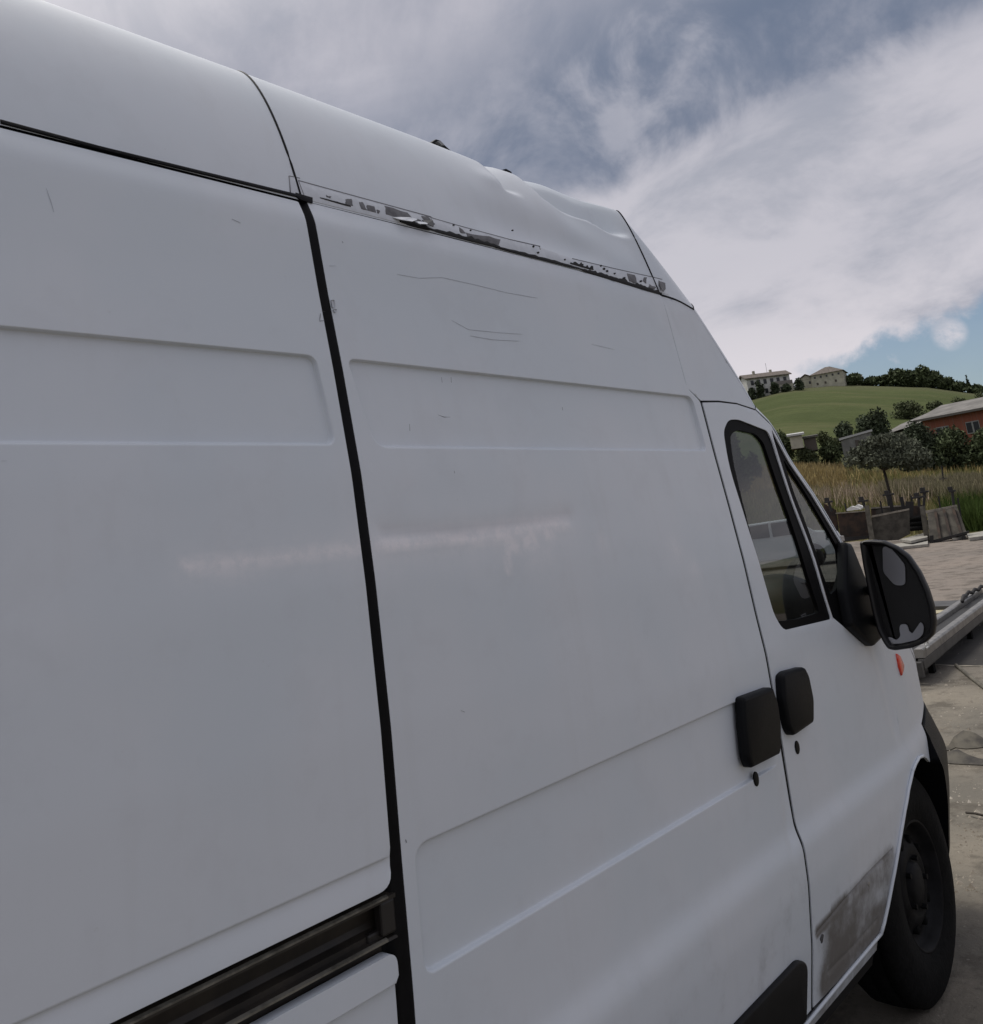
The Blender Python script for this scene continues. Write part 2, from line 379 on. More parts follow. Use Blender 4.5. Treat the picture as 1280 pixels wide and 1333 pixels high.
def sheet(name, outline, m, parent, feats=(), holes=(), step=.014, off=0.0, flange=.022, attrs=None, mirror=False, edge_step=.014):
    """A panel of the van's skin: outline in (x, z), laid on S, pressed features, edges turned inwards."""
    out = resample(outline, edge_step, True); hs = [resample(h, edge_step, True) for h in holes]
    o = np.array(out); x0, z0 = o.min(0); x1, z1 = o.max(0)
    gx = np.arange(x0 + step / 2, x1, step); gz = np.arange(z0 + step / 2, z1, step)
    G = np.stack(np.meshgrid(gx, gz), -1).reshape(-1, 2)
    fp = [p for f in feats for p in f.pts()]
    if fp:
        fa = np.array(fp); key = set(map(tuple, np.round(fa / step).astype(int)))
        near = np.array([tuple(k) in key for k in np.round(G / step).astype(int)]); G = np.concatenate([G[~near], fa])
    ok = in_poly(G, out) & (seg_dist(G, out, True) > .003)
    for f in feats:
        if isinstance(f, Recess): d_ = seg_dist(G, f.p, True); ok &= (d_ > .0075) | (d_ < .0051)
    if fp:      # grid points (not feature points) too close to a pressed edge are dropped
        isg = np.arange(len(G)) < len(G) - len(fa)
        for f in feats:
            if isinstance(f, Recess): ok &= ~(isg & (seg_dist(G, f.p, True) < .0075))
    for h in hs: ok &= ~in_poly(G, h) & (seg_dist(G, h, True) > .003)
    G = G[ok]
    pts = list(out); edges = [(i, (i + 1) % len(out)) for i in range(len(out))]
    for h in hs:
        b = len(pts); pts += h; edges += [(b + i, b + (i + 1) % len(h)) for i in range(len(h))]
    nb = len(pts); pts += [tuple(p) for p in G]
    vv, _, ff, _, _, _ = delaunay_2d_cdt([Vector(p) for p in pts], edges, [], 0, 1e-6)
    V = np.array([tuple(p) for p in vv]); Fa = np.array([tuple(f) for f in ff if len(f) == 3])
    C = V[Fa].mean(1); keep = in_poly(C, out)
    for h in hs: keep &= ~in_poly(C, h)
    Fa = Fa[keep]
    d = np.full(len(V), off, float)
    for f in feats: d += f.disp(V)
    Y = S(V[:, 0], V[:, 1]) - d
    P = np.stack([V[:, 0], Y, V[:, 1]], 1)
    # orientation: normals towards -Y
    A = P[Fa]; nn = np.cross(A[:, 1] - A[:, 0], A[:, 2] - A[:, 0]); fl = nn[:, 1] > 0; Fa[fl] = Fa[fl][:, ::-1]
    faces = [tuple(f) for f in Fa]; vs = P.tolist()
    if flange:   # separate rim vertices so that the fold reads as an edge
        from collections import Counter
        cnt = Counter()
        for f in faces:
            for i in range(3):
                a, b = f[i], f[(i + 1) % 3]; cnt[(a, b)] += 1
        rim = [(a, b) for (a, b) in cnt if (b, a) not in cnt]
        mp = {}
        def dup(i, k):
            if (i, k) not in mp:
                mp[(i, k)] = len(vs); p = P[i]; vs.append([p[0], p[1] + (0 if k == 0 else flange), p[2]])
            return mp[(i, k)]
        for a, b in rim: faces.append((dup(b, 0), dup(a, 0), dup(a, 1), dup(b, 1)))
    if mirror:
        vs = [[p[0], W - p[1], p[2]] for p in vs]; faces = [f[::-1] for f in faces]
    ob = mesh(name, vs, faces, m, parent)
    if attrs:
        VX = np.array(vs)[:, [0, 2]]
        for an, fn in attrs.items():
            at_ = ob.data.attributes.new(an, 'FLOAT', 'POINT'); at_.data.foreach_set('value', np.clip(fn(VX), 0, 1).astype(np.float32))
    return ob
def boss(name, poly, h, m, parent, bev=.006, base=-.001, surf=S, smooth=True, crown=0.0):
    """A raised piece whose outline (x, z) lies on the skin."""
    levels = [(0, base), (0, h - bev), (bev * .3, h - bev * .3), (bev, h)]
    if crown: levels.append((bev * 2.2, h + crown))
    vs = []; n = len(poly)
    for ins, hh in levels:
        for p in (inset(poly, ins) if ins else poly): vs.append((p[0], float(surf(p[0], p[1])) - hh, p[1]))
    f = [(k * n + i, k * n + (i + 1) % n, (k + 1) * n + (i + 1) % n, (k + 1) * n + i) for k in range(len(levels) - 1) for i in range(n)]
    f.append(tuple((len(levels) - 1) * n + i for i in range(n)))
    o = mesh(name, vs, f, m, parent, smooth)
    import bmesh
    bm = bmesh.new(); bm.from_mesh(o.data); bmesh.ops.recalc_face_normals(bm, faces=bm.faces); bm.to_mesh(o.data); bm.free()
    return o
def line_strip(line, w):
    ln = np.array(line); t = np.gradient(ln, axis=0); nn = np.stack([-t[:, 1], t[:, 0]], 1) / (np.hypot(*t.T)[:, None] + 1e-9)
    ww = np.asarray(w) if np.ndim(w) else np.full(len(ln), w)
    a = ln + nn * ww[:, None] / 2; b = ln - nn * ww[:, None] / 2
    return [tuple(p) for p in a] + [tuple(p) for p in b[::-1]]

W = 2.0
van = empty('cargo_van', (2.0, 1.0, 0))
tag(van, 'white high-roof cargo van with a dented roof edge and torn tape, seen close up', 'van')

# ------------------------------------------------------------------ stains and scratches on the paint
smear_a = Q((243, 738), (300, 737), (360, 726), (420, 718), (470, 711))
smear_b = Q((497, 711), (560, 704), (620, 699), (680, 688), (735, 680))
rub_l = Q((500, 690), (600, 690), (700, 676), (742, 668))
drips = [Q((658, 694), (662, 742)), Q((690, 690), (684, 712)), Q((675, 692), (690, 706), (702, 690))]
def filler(P):
    a = np.zeros(len(P))
    for l, w, k in ((smear_a, .015, .6), (smear_b, .014, .75), (smear_b[2:], .021, .6), (drips[0], .0075, .6), (drips[1], .008, .5), (drips[2], .008, .55)):
        a = np.maximum(a, k * np.clip(1.4 - seg_dist(P, l) / w, 0, 1))
    hz = .22 * np.exp(-(seg_dist(P, smear_b) / .045) ** 2) + .14 * np.exp(-(seg_dist(P, smear_a) / .035) ** 2)
    for c, r in ((q(690, 700), .035), (q(668, 706), .028), (q(712, 690), .03)):
        a = np.maximum(a, .6 * np.clip(1.5 - np.hypot((P[:, 0] - c[0]) * .8, P[:, 1] - c[1]) / r * 1.2, 0, 1))
    for c, r in ((q(810, 590), .012), (q(700, 720), .05), (q(905, 740), .03), (q(880, 715), .03), (q(785, 705), .02)):
        hz = hz + .22 * np.exp(-(np.hypot(P[:, 0] - c[0], P[:, 1] - c[1]) / r) ** 2)
    return np.maximum(a, np.clip(hz, 0, .6))
def rub(P):
    d = seg_dist(P, rub_l); return .35 * np.exp(-(d / .012) ** 2)
def low_dirt(P):
    return sst(-P[:, 1], -1.0, -.35) * .30 + .16 * np.exp(-(seg_dist(P, [(2.2, .56), (2.42, .60)]) / .05) ** 2)
ATT = dict(filler=filler, rub=rub, dirt=low_dirt)

# ------------------------------------------------------------------ rear quarter panels and the sliding-door rail
rr_hi = rounded([(-1.55, 1.052), (1.070, 1.052), (1.070, 2.256), (-1.55, 2.256)], [0, .03, .004, 0])
rec1 = Recess(rounded([(-1.2, 1.766), (1.046, 1.766), (1.034, 1.929), (-1.2, 1.929)], .020))
gr1 = Step(1.097, -1.5, 1.09, .005, .04)
panel_r = sheet('rear_side_panel', rr_hi, PAINT, van, [rec1, gr1,
    Bump2(Q((300, 288), (312, 290)), -.0015, .008)], step=.02, attrs=ATT)
lowp = rounded([(-1.55, .30), (1.066, .30), (1.066, .962), (-1.55, .962)], [0, 0, .02, 0])
panel_rl = sheet('rear_lower_panel', lowp, PAINT, van, [Recess(rounded([(-1.2, .5), (1.20, .5), (1.20, .918), (-1.2, .918)], .03))], step=.02, attrs=ATT)
# rail: dark channel of three faces between the panels, light edges
def profile_x(name, prof, x0, x1, m, parent, smooth=False, n=2):
    xs = np.linspace(x0, x1, n); k = len(prof)
    vs = [(x, float(S(x, .99)) + a, z) for x in xs for a, z in prof]
    return mesh(name, vs, [(i * k + j, i * k + j + 1, (i + 1) * k + j + 1, (i + 1) * k + j) for i in range(n - 1) for j in range(k - 1)], m, parent, smooth)
rail = profile_x('door_rail', [(.028, 1.075), (.028, 1.046), (.006, 1.040), (.006, 1.034), (.034, 1.028), (.040, 1.004), (.036, .996), (.022, .992), (.022, .984), (.010, .980), (.008, .976), (.026, .972), (.028, .950)], -1.55, 1.078, CHANNEL, van)
LIP = mat('rail_lip', (.20, .19, .16), .45, metal=.3, noise_amt=.6, noise_scale=25)
profile_x('rail_lip', [(.008, 1.0432), (.0025, 1.0412), (.0025, 1.0385), (.008, 1.0372)], -1.55, 1.06, LIP, rail)
profile_x('rail_lip', [(.010, .9832), (.0045, .9812), (.0045, .9782), (.010, .9772)], -1.55, 1.055, LIP, rail)
MB().box((1.062, .012, 1.01), (.030, .02, .05)).box((1.05, .02, .985), (.05, .016, .02)).build('roller_bracket', mat('grimy_black', (.015, .013, .012), .5), rail, bevel=.004)

# ------------------------------------------------------------------ black weatherstrip behind the sliding door's rear edge
zs = np.linspace(.28, 2.262, 80)
vs = []; fs = []
prof = [(1.058, .026), (1.068, .024), (1.0715, .012), (1.078, .009), (1.085, .0065), (1.0890, .0015), (1.0928, .0005), (1.0945, .004), (1.104, .022)]
for z in zs:
    for px_, dy in prof: vs.append((px_, float(S(px_, z)) + dy, z))
k = len(prof)
fs = [(i * k + j, i * k + j + 1, (i + 1) * k + j + 1, (i + 1) * k + j) for i in range(len(zs) - 1) for j in range(k - 1)]
seal = mesh('weatherstrip', vs, fs, RUBBER, van)
# chips of white paint stuck to the strip
for c in (((430, 391), (434, 391), (435, 400), (431.5, 401)), ((433, 403), (437, 403), (436, 407), (433.5, 406))):
    boss('paint_chip', Q(*c), .0015, TAPE, seal, bev=.0004, base=.0035)
boss('top_seal', line_strip(Q((0, 158.5), (130, 193), (270, 227), (390, 256)), .0075), .004, RUBBER, seal, bev=.0015, base=-.012)
boss('top_seal', Q((384, 251), (397, 255), (406, 257.5), (406, 265), (391, 261), (384, 256)), .0035, RUBBER, seal, bev=.001, base=-.012)

# ------------------------------------------------------------------ sliding door
sd_out = rounded([(1.0935, .30), (2.479, .30), (2.479, 1.906), (2.420, 1.945), (2.420, 2.2405), (2.25, 2.2490), (2.0, 2.2550), (1.6, 2.2588), (1.30, 2.2603), (1.0935, 2.2608)], [0, 0, .01, .02, .002, 0, 0, 0, 0, .003])
recA = Recess(rounded([(1.142, 1.762), (2.440, 1.757), (2.436, 1.919), (1.108, 1.930)], [.03, .016, .03, .022]))
recB = Recess(rounded([(1.124, .906), (2.70, .904), (2.70, 1.0955), (1.124, 1.094)], [.022, .01, .01, .030]))
class RecessB(Recess):
    def disp(s, P): return super().disp(P) * (1 - sst(P[:, 0], 2.34, 2.46) * 1.0)
recB = RecessB(recB.p, .0100, .0032, .0036)
crease_end = Bump2([(2.43, .70), (2.46, .80), (2.465, 1.0)], -.004, .018)
sl = sheet('sliding_door', sd_out, PAINT, van, [recA, recB, crease_end,
    Bump2(rub_l, -.0022, .02), Bump2(smear_b, .0015, .012), Bump2(Q((700, 815), (760, 800)), -.001, .06)], step=.012, attrs=ATT)
def scratch(name, px, w, m, parent, h=.0008):
    ln = resample(Q(*px), .01); ww = w * (.55 + .45 * rng.random(len(ln))) * np.clip(np.minimum(np.arange(len(ln)) + 1, len(ln) - np.arange(len(ln))) / 3, .25, 1)
    return boss(name, line_strip(ln, ww), h, m, parent, bev=.0001, base=.0005)
SCR = mat('scratch', (.47, .50, .54), .6); SCRD = mat('deep_scratch', (.06, .06, .065), .6)
for pts_, w in ((((517, 357), (545, 362), (575, 361), (620, 371), (660, 381), (700, 388)), .0014), (((588, 417), (610, 429), (650, 433), (680, 435)), .0012), (((612, 437), (640, 442), (676, 444)), .0015),
             (((428, 346), (437, 346)), .0012), (((770, 448), (800, 455)), .0008)):
    scratch('scratch', pts_, w, SCR, sl)
for pts_, w in ((((574.5, 491), (575.5, 498)), .0022), (((587, 491), (587.5, 498)), .0022), (((533, 552), (533.5, 561)), .002), (((570, 540), (578, 543), (586, 543)), .0016),
             (((732, 530), (732.5, 534)), .003), (((445, 314), (446.5, 316)), .002), (((528, 1093), (529, 1097)), .004), (((600, 925), (605, 927)), .0016), (((1131 - 540, 613), (592, 616)), .002)):
    scratch('chip', pts_, w, SCRD, sl)
for pts_, w in ((((60, 245), (66, 262), (70, 276)), .0012), (((302, 285), (313, 290)), .0025), (((1, 600), (9, 600)), .001)):
    scratch('scratch', pts_, w, SCR, panel_r)
scratch('chip', ((417, 408), (416, 418), (423, 417)), .002, SCRD, panel_r)
scratch('chip', ((419, 405), (423, 406)), .002, SCRD, panel_r)

def backing(name, x0, x1, z0, z1, dep, parent, n=60):
    vs = []
    for z in np.linspace(z0, z1, n):
        for x in (x0, x1): vs.append((x, float(S(x, z)) + dep, z))
    return mesh(name, vs, grid_faces(n, 2), RUBBER, parent)
def grid_faces(n, m, off=0): return [(off + i * m + j, off + (i + 1) * m + j, off + (i + 1) * m + j + 1, off + i * m + j + 1) for i in range(n - 1) for j in range(m - 1)]
backing('door_gap_seal', 2.470, 2.505, .29, 1.905, .0035, van)
# black step cladding low on the sliding door
boss('lower_cladding', rounded([(1.35, .30), (2.425, .30), (2.432, .435), (2.375, .462), (1.35, .452)], [0, .01, .03, .02, 0]), .014, CLAD, sl, bev=.008)

def lock(px, py, parent):
    X, Z = q(px, py)
    c = [(X + .0135 * math.cos(t), Z + .0175 * math.sin(t)) for t in np.linspace(0, 2 * math.pi, 20, endpoint=False)]
    o = boss('lock', c, .003, PLASTIC, parent, bev=.0015)
    c = [(X + .008 * math.cos(t), Z + .009 * math.sin(t)) for t in np.linspace(0, 2 * math.pi, 16, endpoint=False)]
    return o
def handle(px, parent, h=.026):
    poly = rounded(Q(*px), .012, 4)
    o = boss('handle', poly, h, PLASTIC, parent, bev=.009)
    return o
handle(((957, 908), (996, 894), (1003, 915), (1007, 945), (1006, 981), (968, 1000), (963, 985), (958.5, 940)), sl)
lock(984, 1014, sl)

# ------------------------------------------------------------------ cab side above the door, front door, fender
BL = [(2.845, 1.895), (2.787, 1.983), (2.683, 2.116), (2.605, 2.215)]
cab = sheet('cab_side_panel', [(2.422, 1.946), (2.486, 1.909), (2.60, 1.914), (2.72, 1.911), (2.845, 1.895)] + BL[1:] + [(2.53, 2.232), (2.422, 2.238)],
    PAINT, van, [Bump2([(2.425, 2.24), (2.47, 2.1)], -.0015, .012)], step=.014, attrs=ATT, flange=.015)
win = Q((942, 562), (948, 546), (962, 546), (1000, 561), (1006, 575), (1030, 650), (1060, 730), (1083, 806), (1020, 821), (1008, 800), (975, 690), (950, 610))
win = rounded(win, [.02, .03, .02, .02, .01, .05, .05, .012, .03, .02, .05, .05], 4)
div = [(x + .0025, z) for x, z in Q((1007, 572), (1031, 648), (1061, 728), (1084, 804))]
PIL = [(2.934, 1.841), (3.007, 1.720), (3.111, 1.604), (3.234, 1.437), (3.309, 1.278)]
tri = div + Q((1117, 833), (1128, 841)) + [(3.375, 1.085), (3.35, 1.13), (3.300, 1.273), (3.226, 1.430), (3.103, 1.596), (2.999, 1.710), (2.928, 1.829)]
ARCH = [(3.00, .292), (3.027, .311), (3.065, .352), (3.107, .405), (3.15, .458), (3.198, .510), (3.26, .570), (3.322, .617), (3.40, .652)]
fd_out = [(2.4935, .30), (2.72, .292)] + ARCH + [(3.415, .85), (3.42, 1.0), (3.365, 1.174)] + PIL[::-1] + [(2.845, 1.890), (2.72, 1.906), (2.60, 1.908), (2.4935, 1.903)]
plate_top = Q((1064, 1215), (1085, 1190), (1100, 1172), (1130, 1138), (1162, 1106))
def door_dirt(P):
    d = np.zeros(len(P)); x, z = P[:, 0], P[:, 1]
    zt = np.interp(x, [p[0] for p in plate_top], [p[1] for p in plate_top])
    d += (1 - sst(z, zt - .030, zt + .012)) * .62 * sst(x, 2.50, 2.62) * (1 - .35 * sst(x, 2.7, 3.1))
    d += .8 * np.exp(-(seg_dist(P, Q((1075, 1275), (1120, 1215), (1150, 1195))) / .035) ** 2)
    d += .45 * np.exp(-(seg_dist(P, plate_top) / .010) ** 2)
    d += .75 * np.exp(-(seg_dist(P, [plate_top[0], plate_top[2]]) / .010) ** 2)
    d += .30 * sst(-z, -.72, -.42)
    return np.clip(d, 0, 1)
fd = sheet('front_door', fd_out, PAINT, van, [Groove(plate_top, .004, .003), Groove([(2.60, .345), (2.8, .338), (2.98, .340)], .003, .006),
    Bump2([(3.30, 1.12), (3.34, .95), (3.36, .80)], -.006, .03), Bump2(Q((1020, 824), (1050, 818), (1082, 812)), .002, .006)], [win, tri], step=.014, attrs=dict(dirt=door_dirt))
for p, r_ in (((1070, 1222), .011), ((1131, 1151), .006)):
    X, Z = q(*p); c = [(X + r_ * (1 + .3 * math.sin(3 * t)) * math.cos(t), Z + r_ * math.sin(t)) for t in np.linspace(0, 2 * math.pi, 14, endpoint=False)]
    boss('clip_hole', c, .0012, SCRD if r_ > .01 else METAL, fd, bev=.0003)
handle(((1009, 880), (1015, 874), (1038, 868), (1044, 880), (1050, 910), (1050, 940), (1024, 958), (1018, 948), (1011, 912)), fd)
lock(1037.5, 973, fd)
# sill with its bright rolled lip, and the rolled lip of the arch
lipm = mat('scuffed_lip', (.62, .62, .64), .35, noise_amt=.35, noise_scale=30)
def lip(name, line, r, parent, out=.004):
    ln = resample(line, .03); MB().tube([(x, float(S(x, z)) - out + 0 * z, z) for x, z in ln], r, 8).build(name, PAINT, parent, True)
fend_arch = [(3.40, .652), (3.46, .664), (3.525, .668), (3.60, .655), (3.67, .630), (3.735, .600)]
lip('arch_lip', ARCH + [], .0055, fd)
lip('sill_lip', [(2.40, .284), (2.72, .290), (3.00, .292)], .005, fd)
sill = sheet('sill', [(-1.5, .20), (2.97, .215), (3.0, .283), (2.49, .279), (-1.5, .279)], CLAD, van, [], step=.05, off=-.012)
sillc = sheet('sill_edge', [(-1.5, .243), (2.985, .252), (2.998, .286), (2.49, .283), (-1.5, .283)], PAINT, van, [], step=.05, off=-.004, attrs=dict(dirt=lambda P: np.full(len(P), .7)))
fender = sheet('front_fender', [(3.40, .652)] + fend_arch[1:] + [(3.76, .728), (4.13, .758), (4.055, .88), (3.88, .98), (3.70, 1.06), (3.375, 1.176), (3.365, 1.174), (3.42, 1.0), (3.415, .85)], PAINT, van, [], step=.018, attrs=dict(dirt=lambda P: np.full(len(P), .05)), flange=.01)
lip('arch_lip', fend_arch[:4], .005, fender)
ORANGE = mat('orange_lens', (.75, .045, .012), .25, coat=.5)
mk = Q((1166, 851), (1170, 854), (1175, 866), (1174.5, 873), (1172.5, 879.5), (1169, 868))
boss('side_marker', mk, .008, ORANGE, fender, bev=.003)
class Flare:
    def pts(s): return []
    def disp(s, P): return .040 * (1 - sst(P[:, 1], .56, .72))
bumper = sheet('bumper', [(3.738, .600), (3.765, .715), (4.14, .745), (4.20, .6), (4.20, .4), (4.14, .24), (3.87, .24), (3.85, .38), (3.80, .51)], PLASTIC, van, [Flare()], step=.02, off=.004, flange=.09)

# window: rubber frame, glass, trim
SEALM = mat('seal_black', (.003, .003, .0035), .55, spec=.07)
def ring(name, outer, inner_polys, m, parent, off, flange=.012, step=.02):
    return sheet(name, outer, m, parent, [], inner_polys, step=step, off=off, flange=flange, edge_step=.02)
gl_in = Q((952, 566), (962, 559), (985, 564), (996, 576), (1014, 630), (1032, 680), (1052, 745), (1069, 797), (1040, 806), (1013, 809), (1003, 795), (992, 750), (979, 695), (966, 643), (957, 605))
gl_in = rounded(gl_in, [.02, .02, .02, .02, .05, .05, .05, .02, .02, .02, .02, .05, .05, .05, .05], 3)
seal_w = ring('window_seal', win, [gl_in], SEALM, fd, -.004)
gl = sheet('window_glass', inset(gl_in, -.012), GLASS, fd, [], step=.05, off=-.012, flange=0)
boss('window_trim', line_strip([(x + .0012, z) for x, z in Q((1004, 567), (1018, 609), (1031, 648), (1046, 690), (1061, 728), (1084, 806))], .0022), .001, lipm, fd, bev=.001, base=-.006)
tri_gl = Q((1021, 597), (1050, 641), (1077, 686), (1093, 715), (1096, 745), (1090, 768), (1083, 774), (1071, 742), (1055, 692), (1035, 640))
tri_gl = rounded(tri_gl, .01, 3)
ring('quarter_seal', tri, [tri_gl], SEALM, fd, -.004)
sheet('quarter_glass', inset(tri_gl, -.01), GLASS, fd, [], step=.05, off=-.012, flange=0)

# door mirror: base cover on the window corner, two arms, deep housing with two plates shaped as reflections in its glass
mir = boss('mirror_base', rounded(Q((1091, 706), (1099, 708), (1121, 762), (1141, 824), (1141, 829), (1128, 842), (1118, 834), (1098, 815), (1090, 770)), .012, 3), .030, PLASTIC, fd, bev=.012)
MX = 3.22
mo = [(1118.7, 706), (1124, 704), (1133.5, 703.7), (1150, 705), (1167, 712.5), (1182, 724), (1196.5, 745), (1207, 768), (1214, 791), (1216.5, 812), (1214, 827), (1203, 837.5), (1186, 844), (1165, 847), (1155.5, 845), (1150, 837), (1142, 821), (1135.5, 797.5), (1128, 761), (1123, 734.5)]
mo = [on_x(x, y, MX)[1:] for x, y in mo]
mo = rounded(mo, .008, 3)
def yz_shell(name, levels, m, parent, close_last=True, close_first=False):
    n = len(levels[0][1]); vs = [(x, p[0], p[1]) for x, pl in levels for p in pl]
    f = [(k * n + i, k * n + (i + 1) % n, (k + 1) * n + (i + 1) % n, (k + 1) * n + i) for k in range(len(levels) - 1) for i in range(n)]
    if close_last: f.append(tuple((len(levels) - 1) * n + i for i in range(n)))
    if close_first: f.append(tuple(range(n))[::-1])
    return mesh(name, vs, f, m, parent)
PLASTIC2 = mat('mirror_plastic', (.012, .012, .013), .38, spec=.35)
hs = yz_shell('mirror_housing', [(MX + .030, inset(mo, .018)), (MX + .006, inset(mo, .013)), (MX, inset(mo, .006)), (MX + .004, mo), (MX + .03, inset(mo, -.001)), (MX + .07, inset(mo, .012)), (MX + .10, inset(mo, .035)), (MX + .115, inset(mo, .06))], PLASTIC2, fd)
yz_shell('mirror_bezel', [(MX + .031, inset(mo, .004)), (MX + .029, inset(mo, .03))], mat('bezel_black', (.006, .006, .006), .5), hs)
def yz_plate(name, px, m, parent, x, th=.003):
    pl = rounded([on_x(a, b, x)[1:] for a, b in px], .012, 4)
    o = yz_shell(name, [(x + th, pl), (x, pl)], m, parent, True, True); o.data.polygons.foreach_set('use_smooth', [False] * len(o.data.polygons)); return o
yz_plate('mirror_pane_reflection', ((1149, 712), (1157, 711), (1167, 721), (1178.5, 735.6), (1179, 759), (1175.5, 762), (1165, 762), (1150, 745)), MIRRORD, hs, MX + .020)  # plate covers only the grey reflection seen in the upper glass
yz_plate('wide_angle_reflection', ((1152, 838), (1148, 832), (1160, 829), (1167, 834), (1173, 828), (1171, 820), (1172, 813), (1181, 812), (1184, 822), (1188, 825), (1199, 809), (1203, 815), (1202, 826), (1194, 833), (1172, 838)), MIRRORD, hs, MX + .020)  # outline is the pale reflection in the lower glass, cut as a plate
def arm(pa, pb, r, d):
    a = Vector(on_y(*pa, .05)); b = Vector(on_x(*pb, MX + .05)); m_ = (a + b) / 2
    return MB().tube([a, a.lerp(b, .5), b], r, 10).build('mirror_arm', PLASTIC, fd, True)
arm((1112, 770), (1140, 768), .016, 0); arm((1120, 812), (1150, 808), .019, 0)

# ------------------------------------------------------------------ high roof: shoulder swept along the outline of the van
def cap_pt(t, th, y_lean, ry, E, B):
    ln = math.hypot(E[0] - B[0], E[1] - B[1]); s_, c_ = math.sin(th), math.cos(th)
    return (B[0] + (E[0] - B[0]) * s_, float(S(*B)) + y_lean * ln * s_ + (ry - y_lean * ln) * (1 - c_), B[1] + (E[1] - B[1]) * s_)
RE = [2.0, 0, 0]
ROWS = [  # Xe, Ze, Xb, Zb, ry, lean
 (-1.62, 2.60, -1.55, 2.262, .20, .25), (0.3, 2.632, 0.3, 2.262, .20, .25), (1.0805, 2.630, 1.0805, 2.262, .20, .25), (1.6, 2.620, 1.6, 2.262, .20, .25), (2.0, 2.607, 2.0, 2.258, .20, .24),
 (2.25, 2.590, 2.25, 2.252, .155, .24), (2.413, 2.548, 2.413, 2.243, .105, .24),
 (2.512, 2.455, 2.50, 2.238, .095, .24), (2.602, 2.350, 2.56, 2.228, .085, .25), (2.668, 2.262, 2.605, 2.217, .075, .3),
 (2.737, 2.148, 2.683, 2.118, .055, .2), (2.837, 2.010, 2.787, 1.985, .05, .2), (2.890, 1.918, 2.845, 1.897, .045, .2),
 (2.962, 1.857, 2.936, 1.843, .04, .1), (3.034, 1.738, 3.009, 1.722, .035, .1), (3.138, 1.622, 3.113, 1.606, .035, .1), (3.260, 1.453, 3.236, 1.439, .035, .1), (3.335, 1.292, 3.311, 1.280, .035, .1),
 (3.385, 1.222, 3.350, 1.180, .04, .1), (3.78, 1.12, 3.703, 1.062, .09, .1), (3.97, 1.05, 3.883, .982, .12, .1), (4.15, .95, 4.057, .882, .14, .1), (4.26, .83, 4.133, .760, .15, .1),
 (4.32, .62, 4.20, .60, .15, 0), (4.32, .42, 4.20, .42, .15, 0), (4.28, .24, 4.14, .24, .15, 0)]
def rows_between(i0, i1, sub):
    R_ = np.array(ROWS[i0:i1 + 1]); t = np.arange(len(R_)); tt = []
    for k in range(len(R_) - 1):
        n = sub(R_[k], R_[k + 1]); tt += [k + j / n for j in range(n)]
    tt.append(len(R_) - 1)
    # Catmull-like smoothing through cubic Hermite
    out = []
    for x in tt:
        k = min(int(x), len(R_) - 2); u = x - k
        p0, p1, p2, p3 = R_[max(k - 1, 0)], R_[k], R_[k + 1], R_[min(k + 2, len(R_) - 1)]
        d1 = np.linalg.norm((p1 - p0)[:2]) or 1; d2 = np.linalg.norm((p2 - p1)[:2]) or 1; d3 = np.linalg.norm((p3 - p2)[:2]) or 1
        m1 = ((p2 - p1) / d2 * (d1 / (d1 + d2)) + (p1 - p0) / d1 * (d2 / (d1 + d2))) * d2 if k > 0 else (p2 - p1)
        m2 = ((p3 - p2) / d3 * (d2 / (d2 + d3)) + (p2 - p1) / d2 * (d3 / (d2 + d3))) * d2 if k < len(R_) - 2 else (p2 - p1)
        h00 = 2 * u**3 - 3 * u**2 + 1; h10 = u**3 - 2 * u**2 + u; h01 = -2 * u**3 + 3 * u**2; h11 = u**3 - u**2
        out.append(h00 * p1 + h10 * m1 + h01 * p2 + h11 * m2)
    return out
def grid_faces(n, m, off=0): return [(off + i * m + j, off + (i + 1) * m + j, off + (i + 1) * m + j + 1, off + i * m + j + 1) for i in range(n - 1) for j in range(m - 1)]
def shoulder_grid(i0, i1, sub, nth):
    rows = rows_between(i0, i1, sub); G = np.zeros((len(rows), nth + 1, 3))
    for a_, r in enumerate(rows):
        for b_ in range(nth + 1):
            G[a_, b_] = cap_pt(0, b_ / nth * math.pi / 2, r[5], r[4], (r[0], r[1]), (r[2], r[3]))
    return G
def crown_rows(G, nx, bulge=.045):
    e = G[:, -1, :]; out_ = np.zeros((len(e), nx + 1, 3))
    for j in range(nx + 1):
        u = j / nx; y = e[:, 1] + (W - 2 * e[:, 1]) * u; c = 4 * u * (1 - u)
        out_[:, j, 0] = e[:, 0] + 0; out_[:, j, 1] = y; out_[:, j, 2] = e[:, 2] + bulge * c
    return out_
def put_grid(name, G, m, parent, flip=False):
    n, k = G.shape[:2]; f = grid_faces(n, k); f = [q_[::-1] for q_ in f] if flip else f
    return mesh(name, G.reshape(-1, 3), f, m, parent)
fine = lambda a, b: max(2, int(abs(b[0] - a[0]) / .012) if a[0] > .9 else int(abs(b[0] - a[0]) / .08))
coarse = lambda a, b: max(2, int(np.hypot(*(b - a)[:2]) / .05))

def roof_piece(name, i0, i1, sub, nth, disp=None, parent=van, nx=16, bulge=.045, top=PAINT, topname=None, attrs=None):
    G = shoulder_grid(i0, i1, sub, nth)
    Cw = crown_rows(G, nx, bulge)
    Lf = G.copy(); Lf[..., 1] = W - Lf[..., 1]
    if disp is not None: G, Cw = disp(G, Cw)
    if topname is None:
        A = np.concatenate([G, Cw[:, 1:-1], Lf[:, ::-1]], 1); o = put_grid(name, A, PAINT, parent, True); lst = [o]
    else:
        o = put_grid(name, G, PAINT, parent, True); o2 = put_grid(name, Lf, PAINT, parent); t_ = put_grid(topname, Cw, top, parent, True); lst = [o, o2, t_]
    return lst, G

